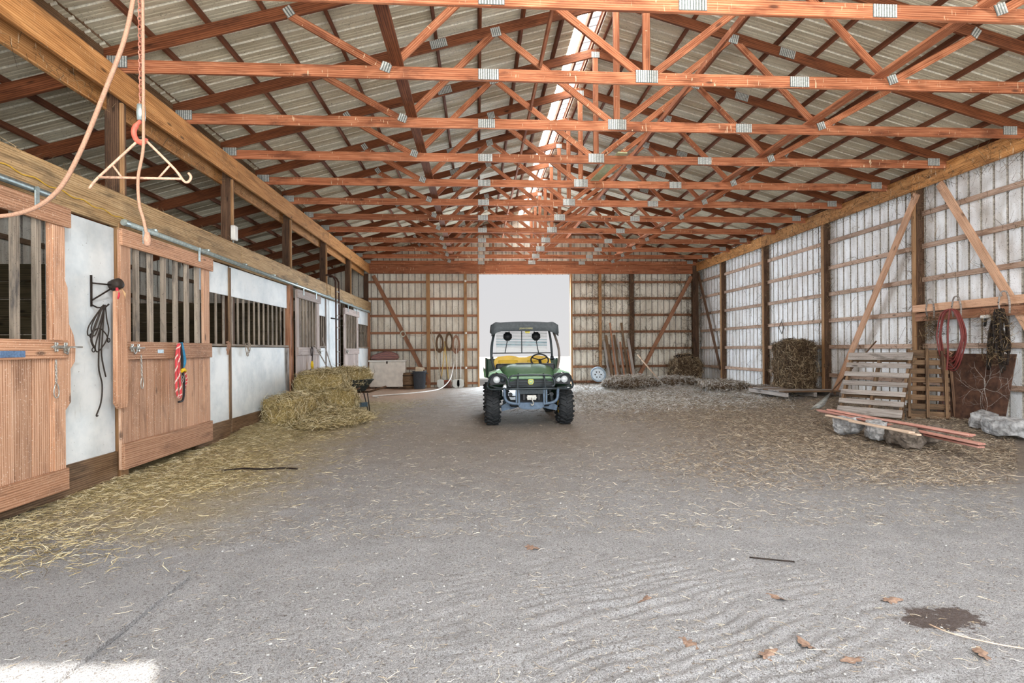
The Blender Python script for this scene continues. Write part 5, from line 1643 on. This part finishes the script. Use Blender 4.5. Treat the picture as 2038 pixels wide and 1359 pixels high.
# fan rake leaning on the wall
rk = thing('fan_rake', 'wire fan rake leaning with its dark handle across the grey pallet', 'rake', (6.95, 10.62, 0.18))
hp = Vector((7.95, 10.3, 1.50)) - Vector((6.95, 10.62, 0.18))
hd = hp.normalized()
bm = nb(); btube(bm, [hd * 0.34, hp], 0.014, 8)
obj('handle', bm, M['post'], rk)
bm = nb()
side = Vector((0.6, 0.5, 0)).cross(hd).normalized()
side = Vector((0.75, 0.45, 0.0)).normalized()
for k in range(15):
    a = (k - 7) / 7.0
    tip = side * (0.23 * a) + Vector((-0.02, 0.02, 0.0)) + hd * (-0.02 - 0.03 * abs(a))
    btube(bm, [hd * 0.38, hd * 0.2 + side * (0.11 * a), hd * 0.03 + side * (0.22 * a), tip + Vector((0.0, 0, -0.03))], 0.0035, 4)
for f in (0.2, 0.12): btube(bm, [hd * f - side * 0.11 * (0.23 / f) ** 0.5, hd * f + side * 0.11 * (0.23 / f) ** 0.5], 0.005, 5)
obj('tines', bm, M['zinc'], rk)

# stack of fresh boards lying on low supports
def P3(px, py, Z):
    """the ground point under a place in the photo"""
    a, b = px - 1019, py - 694.55
    r_ = -0.0078
    u_ = a * math.cos(r_) + b * math.sin(r_); v_ = -a * math.sin(r_) + b * math.cos(r_)
    xc, zz = u_ / FPX, -v_ / FPX
    X_ = xc * math.cos(YAW) + math.sin(YAW); Y_ = -xc * math.sin(YAW) + math.cos(YAW)
    t_ = (Z - CH) / zz
    return Vector((X_ * t_, Y_ * t_, Z))
bl = [('pink', (1630, 816, .30), (1955, 884, .24), 0.09, 'fresh pinkish board, nearest edge of the low stack'),
      ('pink', (1634, 818, .26), (1953, 890, .20), 0.09, 'lower pinkish board under the nearest one in the low stack'),
      ('pink', (1650, 815, .33), (1930, 868, .27), 0.10, 'fresh pinkish board in the middle of the low stack'),
      ('pink', (1760, 835, .32), (1935, 866, .30), 0.10, 'short pinkish board at the back right of the low stack'),
      ('pine', (1694, 838, .36), (1815, 861, .35), 0.09, 'short pale board lying on top of the low stack'),
      ('pine', (1645, 826, .30), (1830, 866, .28), 0.06, 'pale board along the front of the low stack')]
for mt, a, b, w_, lab in bl:
    pa, pb = P3(*a), P3(*b)
    o = board('lumber_board', pa, pb, w_, 0.022, M[mt], None, (1, 0.2, 0))
    setp(o, lab, 'board', 'fresh boards in the low stack')
def rock(name, label, c, s, seed, mat, cat):
    t = nb()
    bmesh.ops.create_cube(t, size=1.0); bmesh.ops.subdivide_edges(t, edges=list(t.edges), cuts=6, use_grid_fill=True)
    for v in t.verts:
        p = v.co * 2; q = p.lerp(p.normalized() * 1.2, 0.35)
        v.co = Vector((q.x * s[0] / 2, q.y * s[1] / 2, (q.z + 1) * s[2] / 2))
        v.co += noise.noise_vector(v.co * 7 + Vector((seed, 0, 0))) * 0.045 + noise.noise_vector(v.co * 20 + Vector((seed, 0, 0))) * 0.02
    return setp(obj(name, t, mat, None, T(Vector(c)) @ RZ(seed * 0.7)), label, cat)
conc = plain('dirty_concrete', (116, 116, 116), 0.95, 0, 0.3, 14, 0.5, c2=(186, 188, 190))
dk = plain('dark_wet_wood', (70, 62, 54), 0.9, 0, 0.3, 14, 0.5, c2=(132, 122, 112))
rock('concrete_block', 'broken grey concrete block left of the one at the bottom right wall edge', (7.90, 7.95, 0.12), (0.62, 0.34, 0.22), 1, conc, 'block')
rock('concrete_block', 'rough grey concrete block cut by the right edge of the photo', (7.62, 7.30, 0.10), (0.55, 0.42, 0.24), 2, conc, 'block')
for i, (px_, py_, lab) in enumerate([(1688, 852, 'leftmost crumbling chunk under the low board stack'), (1745, 862, 'middle crumbling chunk under the low board stack'), (1800, 876, 'rightmost crumbling chunk under the low board stack')]):
    p = P3(px_, py_, 0.12)
    rock('wood_chunk', lab, (p.x, p.y, 0.05), (0.42, 0.24, 0.24), 5 + i, conc if i < 2 else dk, 'chunk')
p = P3(1850, 868, 0.15)
rock('wood_block', 'dark block of wood holding up the low board stack', (p.x, p.y + 0.1, 0.06), (0.5, 0.2, 0.20), 9, dk, 'block')
# ---------------------------------------------------------------- utility vehicle
UX, UY = 0.925, 9.95
uv_ = thing('utility_vehicle', 'green two-seat utility vehicle with a dark roof parked facing the camera before the doorway', 'vehicle', (UX, UY, 0.0))
green = plain('green_body_paint', (104, 150, 108), 0.3, 0.0, 0.15, 8, 0, 0.6, c2=(126, 168, 130))
dgreen = plain('dark_green_panel', (34, 60, 44), 0.45, 0, 0.15, 8)
steelb = plain('blue_grey_bumper', (92, 110, 130), 0.5, 0.2, 0.15, 20)
tyre = plain('black_tyre_rubber', (46, 49, 52), 0.75, 0, 0.3, 30, 0.2)
ylw = plain('yellow_seat_vinyl', (214, 178, 66), 0.5, 0, 0.1, 6)
tube = plain('black_steel_tube', (58, 66, 70), 0.4, 0.3, 0.1, 20)
roofm = plain('charcoal_roof_cloth', (84, 90, 94), 0.75, 0, 0.15, 20)
lens = plain('headlight_lens', (214, 222, 226), 0.15, 0.1, 0.08, 60, 0, 0.8)
def uo(name, bm, mat, par=None, M_=None, sm=False): return obj(name, bm, mat, par or uv_, M_, sm)
# wheels
def wheel(x, y, front=True):
    s = 1 if x > 0 else -1
    R, wd = 0.315, 0.125
    bm = nb()
    prof = [(0.16, -wd * .8), (0.20, -wd), (R - 0.05, -wd), (R - 0.012, -wd * .75), (R, -wd * .3), (R, wd * .3), (R - 0.012, wd * .75), (R - 0.05, wd), (0.20, wd), (0.16, wd * .8)]
    blathe(bm, prof, 32, RY(PI / 2))
    # lugs in a chevron
    n = 18
    for k in range(n):
        for q in (-1, 1):
            a = 2 * PI * (k + (0.5 if q > 0 else 0)) / n
            m = RX(-a) @ T((q * wd * 0.42, 0, R + 0.006)) @ RZ(q * 0.55)
            bbox(bm, (0, 0, 0), (wd * 0.95, 0.036, 0.028), m, bev=0.004)
            m2 = RX(-a - 0.08) @ T((q * wd * 0.97, 0, R - 0.045)) @ RY(q * 0.9)
            bbox(bm, (0, 0, 0), (0.04, 0.034, 0.05), m2)
    t = uo('tyre', bm, tyre, None, T((x, y, 0.335)))
    bm = nb()
    blathe(bm, [(0.0, 0.07 * s), (0.05, 0.07 * s), (0.06, 0.04 * s), (0.13, 0.05 * s), (0.165, 0.10 * s), (0.165, -0.1 * s)], 24, RY(PI / 2))
    uo('rim', bm, ylw, t, None, True)
for x in (-0.665, 0.665):
    wheel(x, 0.0)
    wheel(x, 1.98)
# hood: swept surface
bm = nb()
rows = []
NXh, NYh = 13, 9
for j in range(NYh):
    t_ = j / (NYh - 1)
    y = -0.44 + 0.98 * t_
    hw = 0.43 + 0.10 * t_
    z = 0.90 + 0.17 * math.sin(t_ * PI / 2 * 0.95)
    row = []
    for i in range(NXh):
        u_ = 2 * i / (NXh - 1) - 1
        xx = u_ * hw
        zz = z + 0.035 * (1 - u_ * u_) - 0.10 * max(0, abs(u_) - 0.75) * 2
        if abs(abs(u_) - 0.5) < 0.1: zz += 0.012
        row.append(bm.verts.new((xx, y - 0.03 * (1 - u_ * u_) * (1 - t_), zz)))
    rows.append(row)
for a, b in zip(rows, rows[1:]):
    for i in range(NXh - 1): bm.faces.new((a[i], a[i + 1], b[i + 1], b[i]))
# front lip turned down
lip = [bm.verts.new((v.co.x, v.co.y - 0.012, v.co.z - 0.075)) for v in rows[0]]
for i in range(NXh - 1): bm.faces.new((lip[i], lip[i + 1], rows[0][i + 1], rows[0][i]))
r_ = bmesh.ops.solidify(bm, geom=list(bm.faces), thickness=0.012)
uo('hood', bm, green, None, None, True)
bm = nb()
bbox(bm, (-0.03, 0.52, 1.10), (0.34, 0.10, 0.045), bev=0.012)
for k in range(3): bbox(bm, (-0.03, 0.465 + 0.001 * k, 1.105 - k * 0.012), (0.16, 0.012, 0.005))
uo('hood_vent', bm, M['blackplastic'])
# fenders
for s in (-1, 1):
    bm = nb()
    pr = []
    for k in range(9):
        a = PI * (0.04 + 0.62 * k / 8)
        pr.append((0.44 * math.cos(a) , 0.335 + 0.44 * math.sin(a)))
    ra, rb = [], []
    for yy, zz in pr:
        ra.append(bm.verts.new((s * 0.47, yy, zz + 0.03))); rb.append(bm.verts.new((s * 0.775, yy, zz - 0.015)))
    for i in range(len(pr) - 1): bm.faces.new((ra[i], ra[i + 1], rb[i + 1], rb[i]))
    bmesh.ops.recalc_face_normals(bm, faces=list(bm.faces))
    bmesh.ops.solidify(bm, geom=list(bm.faces), thickness=0.018)
    uo('fender', bm, dgreen, None, None, True)
    # headlight housing and lamps
    bm = nb()
    bprism(bm, [(s * 0.42, 0.78), (s * 0.70, 0.76), (s * 0.74, 0.84), (s * 0.66, 0.95), (s * 0.50, 0.97), (s * 0.42, 0.93)], 0.16, T((0, -0.36, 0)))
    bmesh.ops.bevel(bm, geom=list(bm.edges), offset=0.012, segments=2, affect='EDGES')
    hh = uo('headlight_housing', bm, M['blackplastic'])
    for xx, rr in ((s * 0.60, 0.052), (s * 0.49, 0.040)):
        bm = nb()
        blathe(bm, [(rr * 1.15, 0), (rr * 1.15, 0.02), (rr, 0.024), (rr * 0.8, 0.034), (0, 0.042)], 20, T((xx, -0.445, 0.855)) @ RX(PI / 2))
        uo('headlight', bm, lens if not (s < 0 and rr < 0.05) else tube, hh, None, True)
    bm = nb()
    bprism(bm, [(0.46, 0.93), (0.53, 1.03), (0.72, 0.97), (0.74, 0.90), (0.60, 0.98)] if s > 0 else [(-0.46, 0.93), (-0.60, 0.98), (-0.74, 0.90), (-0.72, 0.97), (-0.53, 1.03)], 0.5, T((0, -0.05, 0.0)))
    uo('fender_top', bm, green)
# grille
bm = nb(); bbox(bm, (0, -0.42, 0.79), (0.86, 0.06, 0.20), bev=0.015)
gl_ = uo('grille', bm, M['blackplastic'])
for k in range(4):
    bm = nb(); bbox(bm, (0, -0.462, 0.725 + k * 0.045), (0.84, 0.02, 0.014), bev=0.003)
    uo('grille_bar', bm, tube, gl_)
bm = nb(); bbox(bm, (0, -0.47, 0.885), (0.80, 0.02, 0.035), bev=0.006)
uo('grille_trim', bm, green, gl_)
# round badge with its leaping animal mark
bm = nb()
bprism(bm, [(-0.045, 0.04), (-0.05, -0.01), (-0.03, -0.045), (0.03, -0.045), (0.05, -0.01), (0.045, 0.04), (0, 0.05)], 0.012, T((0, -0.495, 0.815)))
bd = uo('badge', bm, plain('badge_yellow', (226, 214, 90), 0.4))
bm = nb()
bprism(bm, [(-0.036, 0.032), (-0.04, -0.008), (-0.024, -0.036), (0.024, -0.036), (0.04, -0.008), (0.036, 0.032), (0, 0.04)], 0.006, T((0, -0.503, 0.815)))
uo('badge_field', bm, green, bd)
bm = nb()
bprism(bm, [(-0.03, 0.004), (-0.012, 0.012), (0.006, 0.010), (0.014, 0.026), (0.024, 0.020), (0.018, 0.010), (0.012, -0.002), (0.028, -0.010), (0.006, -0.008), (-0.008, -0.002), (-0.020, -0.020), (-0.018, -0.004)], 0.004, T((0, -0.508, 0.815)))
uo('badge_mark', bm, plain('badge_mark_yellow', (226, 214, 90), 0.4), bd)
# brush guard
y0_ = -0.60
def rr(pts, r=0.018, seg=6, closed=False, nm='brush_guard_tube', mat=tube):
    bm = nb(); btube(bm, catmull(pts, seg, closed), r, 9, closed)
    return uo(nm, bm, mat)
for s in (-1, 1):
    rr([(s * 0.36, y0_, 0.74), (s * 0.40, y0_, 0.76), (s * 0.41, y0_, 0.84), (s * 0.45, y0_ + .02, 0.90), (s * 0.60, y0_ + .07, 0.955), (s * 0.69, y0_ + .12, 0.93), (s * 0.74, y0_ + .16, 0.82), (s * 0.76, y0_ + .18, 0.74), (s * 0.70, y0_ + .14, 0.69), (s * 0.50, y0_ + .04, 0.695), (s * 0.36, y0_, 0.70)], 0.018, 6)
    rr([(s * 0.45, y0_ + 0.02, 0.715), (s * 0.60, y0_ + .08, 0.72), (s * 0.72, y0_ + .15, 0.76)], 0.014)
    rr([(s * 0.24, y0_, 0.46), (s * 0.24, y0_, 0.72), (s * 0.235, y0_ + 0.01, 0.86), (s * 0.22, y0_ + 0.08, 0.96)], 0.015)
    bm = nb(); bbox(bm, (s * 0.24, y0_ + 0.005, 0.57), (0.075, 0.03, 0.30), bev=0.006)
    uo('bumper_upright', bm, steelb)
    rr([(s * 0.24, y0_, 0.44), (s * 0.38, y0_ + 0.01, 0.46), (s * 0.455, y0_ + 0.03, 0.53), (s * 0.47, y0_ + 0.03, 0.70)], [0.026] * 19, 6, False, 'bumper_corner', steelb)
    bm = nb(); bcyl(bm, (s * 0.36, y0_ + 0.10, 0.60), (s * 0.36, y0_ + 0.05, 0.60), 0.035, n=14)
    uo('fog_lamp', bm, M['blackplastic'])
rr([(-0.40, y0_, 0.70), (0, y0_ - 0.01, 0.70), (0.40, y0_, 0.70)], 0.018)
rr([(-0.41, y0_, 0.78), (-0.36, y0_, 0.915), (-0.2, y0_, 0.94), (0, y0_, 0.94), (0.2, y0_, 0.94), (0.36, y0_, 0.915), (0.41, y0_, 0.78)], 0.015)
rr([(-0.40, y0_, 0.745), (0.40, y0_, 0.745)], 0.012, 2)
bm = nb()
for k in range(22):
    for q in (0, 1): bbox(bm, (-0.21 + k * 0.02, y0_ + 0.0, 0.665 - q * 0.03), (0.012, 0.02, 0.022))
bbox(bm, (0, y0_ + 0.02, 0.65), (0.46, 0.02, 0.08))
uo('tread_plate', bm, tube)
# skid plate, winch
bm = nb()
bprism(bm, [(-0.26, 0.46), (-0.20, 0.36), (-0.12, 0.34), (0.12, 0.34), (0.20, 0.36), (0.26, 0.46)], 0.20, T((0, y0_ + 0.12, 0)))
bmesh.ops.bevel(bm, geom=list(bm.edges), offset=0.012, segments=2, affect='EDGES')
uo('skid_plate', bm, steelb)
wn = nb()
bcyl(wn, (-0.10, y0_ + 0.04, 0.55), (0.10, y0_ + 0.04, 0.55), 0.05, n=16)
bbox(wn, (-0.13, y0_ + 0.04, 0.55), (0.06, 0.10, 0.11), bev=0.01); bbox(wn, (0.13, y0_ + 0.04, 0.55), (0.06, 0.10, 0.11), bev=0.01)
wno = uo('winch', wn, M['blackplastic'])
bm = nb()
bbox(bm, (0, y0_ - 0.03, 0.55), (0.16, 0.02, 0.085), bev=0.006)
bbox(bm, (0, y0_ - 0.042, 0.55), (0.10, 0.01, 0.03), bev=0.003)
for dx in (-0.07, 0.07): bcyl(bm, (dx, y0_ - 0.035, 0.55), (dx, y0_ - 0.05, 0.55), 0.016, n=8)
uo('fairlead', bm, M['zinc'], wno)
bm = nb(); btube(bm, catmull([(0, y0_ - 0.05, 0.55), (0.01, y0_ - 0.06, 0.50), (0.03, y0_ - 0.06, 0.45), (0.0, y0_ - 0.06, 0.42), (-0.02, y0_ - 0.06, 0.45)], 5), 0.011, 8)
uo('hook', bm, M['zinc'], wno)
# chassis, suspension
bm = nb()
bbox(bm, (0, 0.9, 0.42), (0.72, 2.4, 0.12), bev=0.02)
bbox(bm, (0, -0.25, 0.52), (0.46, 0.4, 0.22), bev=0.02)
uo('chassis', bm, M['blackplastic'])
for s in (-1, 1):
    for y in (0.0, 1.98):
        bm = nb()
        btube(bm, [(s * 0.18, y - 0.12, 0.36), (s * 0.56, y, 0.33), (s * 0.18, y + 0.14, 0.36)], 0.024, 7)
        bprism(bm, [(s * 0.22, 0.33), (s * 0.50, 0.27), (s * 0.52, 0.36), (s * 0.40, 0.42), (s * 0.22, 0.43)], 0.03, T((0, y - 0.16, 0)))
        uo('control_arm', bm, steelb)
        bm = nb()
        bcyl(bm, (s * 0.46, y - 0.05, 0.36), (s * 0.36, y - 0.02, 0.74), 0.03, n=10)
        for k in range(7):
            f = k / 7
            bcyl(bm, (s * (0.44 - 0.07 * f), y - 0.05 + 0.03 * f, 0.42 + 0.27 * f), (s * (0.44 - 0.07 * f) - s * 0.004, y - 0.048 + 0.03 * f, 0.435 + 0.27 * f), 0.045, n=12)
        uo('shock_absorber', bm, tube)
# side body, floor, cargo box
for s in (-1, 1):
    bm = nb()
    bprism(bm, [(0.42, 0.38), (1.36, 0.38), (1.36, 0.50), (1.25, 0.86), (1.02, 0.70), (0.62, 0.56), (0.52, 0.90), (0.42, 0.98)], 0.05, T((s * 0.66, 0, 0)) @ RZ(PI / 2))
    uo('side_panel', bm, dgreen)
bm = nb(); bbox(bm, (0, 0.9, 0.47), (1.3, 1.0, 0.04), bev=0.01)
uo('floor_pan', bm, M['blackplastic'])
bm = nb()
for s in (-1, 1): bbox(bm, (s * 0.74, 1.98, 1.0), (0.035, 1.25, 0.42), bev=0.012)
bbox(bm, (0, 1.37, 0.98), (1.45, 0.035, 0.38), bev=0.01); bbox(bm, (0, 2.6, 0.98), (1.45, 0.035, 0.38), bev=0.01)
bbox(bm, (0, 1.98, 0.80), (1.46, 1.25, 0.04), bev=0.01)
uo('cargo_box', bm, dgreen)
for s in (-1, 1):
    bm = nb(); btube(bm, catmull([(s * 0.77, 1.30, 0.80), (s * 0.79, 1.35, 0.95), (s * 0.79, 1.7, 0.98), (s * 0.79, 2.5, 0.95), (s * 0.77, 2.6, 0.75)], 5), 0.018, 7)
    uo('cargo_rail', bm, green)
# dash, steering
bm = nb(); bbox(bm, (0, 0.60, 1.0), (1.16, 0.18, 0.22), bev=0.03)
uo('dashboard', bm, M['blackplastic'])
bm = nb()
wc, wx = Vector((0.31, 0.80, 1.17)), RX(-0.55)
btube(bm, [wc + (wx @ Vector((0.175 * math.cos(a * PI / 14), 0, 0.175 * math.sin(a * PI / 14) * 0.8))) for a in range(28)], 0.016, 7, True)
for a in (0.15 * PI, 0.85 * PI, 1.5 * PI): btube(bm, [wc, wc + (wx @ Vector((0.17 * math.cos(a), 0, 0.17 * 0.8 * math.sin(a))))], 0.013, 6)
bcyl(bm, wc, wc + Vector((0, -0.22, -0.14)), 0.03, n=10)
uo('steering_wheel', bm, M['blackplastic'])
# bench seat
def cushion(c, s, tilt, nm, par=None):
    bm = nb(); bbox(bm, (0, 0, 0), s, bev=min(s) * 0.35)
    return uo(nm, bm, ylw, par, T(Vector(c)) @ RX(tilt), True)
st = cushion((0, 1.05, 0.80), (1.18, 0.50, 0.14), 0.05, 'seat')
bk_ = nb()
bprism(bk_, [(-0.60, 0.0), (0.60, 0.0), (0.60, 0.30), (0.54, 0.40), (0.30, 0.43), (0.16, 0.42), (0.10, 0.39), (-0.10, 0.39), (-0.16, 0.42), (-0.30, 0.43), (-0.54, 0.40), (-0.60, 0.30)], 0.12)
bmesh.ops.bevel(bk_, geom=list(bk_.edges), offset=0.018, segments=2, affect='EDGES')
sb_ = uo('backrest', bk_, ylw, None, T((0, 1.27, 0.83)) @ RX(-0.12))
bm = nb(); btube(bm, catmull([(-0.57, 1.27, 1.20), (-0.52, 1.28, 1.26), (-0.28, 1.285, 1.275), (-0.14, 1.28, 1.26), (0, 1.28, 1.235), (0.14, 1.28, 1.26), (0.28, 1.285, 1.275), (0.52, 1.28, 1.26), (0.57, 1.27, 1.20)], 5), 0.016, 7)
uo('piping', bm, dgreen, sb_)
for x in (-0.30, 0.30):
    bm = nb(); bbox(bm, (0, 0, 0), (0.40, 0.03, 0.26), bev=0.012)
    uo('back_pad', bm, ylw, sb_, T((x, -0.06, 0.20)), True)
# roll cage
FZ = 1.78
for s in (-1, 1):
    rr([(s * 0.60, 0.42, 0.98), (s * 0.66, 0.52, 1.22), (s * 0.655, 0.62, 1.45), (s * 0.60, 0.78, 1.70), (s * 0.575, 0.86, FZ), (s * 0.57, 1.0, FZ + 0.03), (s * 0.57, 1.4, FZ + 0.03)], 0.024, 6, False, 'front_pillar', plain('grey_brown_tube', (112, 104, 98), 0.5, 0.2) if s > 0 else tube)
    rr([(s * 0.64, 1.38, 0.62), (s * 0.64, 1.38, 1.2), (s * 0.61, 1.38, 1.6), (s * 0.57, 1.38, FZ + 0.02)], 0.024, 6, False, 'rear_pillar')
    bm = nb(); bcyl(bm, (s * 0.6, 1.36, 1.20), (s * 0.67, 1.36, 1.20), 0.04, n=10)
    uo('pillar_clamp', bm, M['blackplastic'])
rr([(-0.57, 1.40, FZ + 0.03), (0.57, 1.40, FZ + 0.03)], 0.022, 2, False, 'cross_tube')
rr([(-0.575, 0.84, FZ), (0.575, 0.84, FZ)], 0.020, 2, False, 'cross_tube')
# rear screen with its frame and louvre slats
rr([(-0.61, 1.40, 1.31), (0.61, 1.40, 1.31)], 0.011, 2, False, 'screen_frame')
rr([(0.0, 1.40, 1.31), (0.0, 1.40, 1.80)], 0.010, 2, False, 'screen_frame')
sl_m = plain('pale_louvre', (222, 226, 226), 0.5, 0, 0.05, 8)
sl_t = plain('teal_grey_louvre', (110, 160, 172), 0.5, 0, 0.3, 9)
for k in range(14):
    bm = nb(); bbox(bm, (0, 1.43, 1.335 + k * 0.032), (1.08, 0.008, 0.014), RX(0.0))
    uo('screen_slat', bm, sl_t if 3 < k < 9 else sl_m)
for s in (-1, 1):
    bm = nb()
    blathe(bm, [(0, -0.03), (0.08, -0.028), (0.098, 0.0), (0.08, 0.028), (0, 0.03)], 8, T((s * 0.30, 1.36, 1.66)) @ RX(PI / 2) @ RZ(PI / 8))
    hr = uo('headrest', bm, M['blackplastic'])
    bm = nb(); btube(bm, [(s * 0.30, 1.38, 1.60), (s * 0.355, 1.40, 1.31)], 0.010, 6)
    btube(bm, [(s * 0.29, 1.38, 1.70), (s * 0.25, 1.40, 1.80)], 0.008, 6)
    uo('headrest_stay', bm, tube, hr)
# roof canopy
bm = nb()
rows = []
for j in range(7):
    y = 0.62 + 0.88 * j / 6
    row = []
    for i in range(15):
        u_ = 2 * i / 14 - 1
        z = 1.90 + 0.03 * (1 - u_ * u_) + 0.02 * math.sin(j / 6 * PI)
        if abs(u_) > 0.8: z += 0.015
        if abs(u_) > 0.95: z -= 0.05
        row.append(bm.verts.new((u_ * 0.66, y - 0.02 * (1 - u_ * u_), z)))
    rows.append(row)
for a, b in zip(rows, rows[1:]):
    for i in range(14): bm.faces.new((a[i], a[i + 1], b[i + 1], b[i]))
# front valance and side valances
fv = [bm.verts.new((v.co.x * 1.0, v.co.y - 0.035, 1.745 + (-0.10 * max(0, abs(v.co.x) - 0.52) / 0.14))) for v in rows[0]]
for i in range(14): bm.faces.new((fv[i], fv[i + 1], rows[0][i + 1], rows[0][i]))
for s, ii in ((-1, 0), (1, 14)):
    sv = [bm.verts.new((row[ii].co.x + s * 0.012, row[ii].co.y, 1.70 + 0.05 * (k / 6))) for k, row in enumerate(rows)]
    for k in range(6): bm.faces.new((rows[k][ii], rows[k + 1][ii], sv[k + 1], sv[k]))
bmesh.ops.recalc_face_normals(bm, faces=list(bm.faces))
bmesh.ops.solidify(bm, geom=list(bm.faces), thickness=0.014)
rf = uo('roof', bm, roofm, None, None, True)
# yellow lettering and badge on the front of the roof
tc_ = bpy.data.curves.new('roof_lettering', 'FONT')
tc_.body = 'JOHN DEERE'
tc_.size = 0.045; tc_.extrude = 0.002; tc_.align_x = 'CENTER'; tc_.align_y = 'CENTER'
tc_.materials.append(plain('pale_lettering', (196, 192, 140), 0.5))
_tmp = bpy.data.objects.new('lettering_curve', tc_)
_lm = bpy.data.meshes.new_from_object(_tmp)
bpy.data.objects.remove(_tmp)
uo('lettering', _lm, None, rf, T((0.02, 0.55, 1.795)) @ RX(PI / 2 - 0.2))
bm = nb()
bprism(bm, [(-0.05, 0.025), (-0.045, -0.02), (-0.02, -0.035), (0.0, -0.02), (0.02, -0.035), (0.045, -0.02), (0.05, 0.025), (0.0, 0.035)], 0.012, T((0.05, 0.60, 1.735)))
uo('roof_tag', bm, plain('yellow_tag', (206, 190, 70), 0.5), rf)
bm = nb()
for q in (-1, 1): btube(bm, [(q * 0.012 + 0.05, 0.59, 1.752), (q * 0.012 + 0.05, 0.588, 1.722)], 0.003, 5)
uo('tag_mark', bm, dgreen, rf)
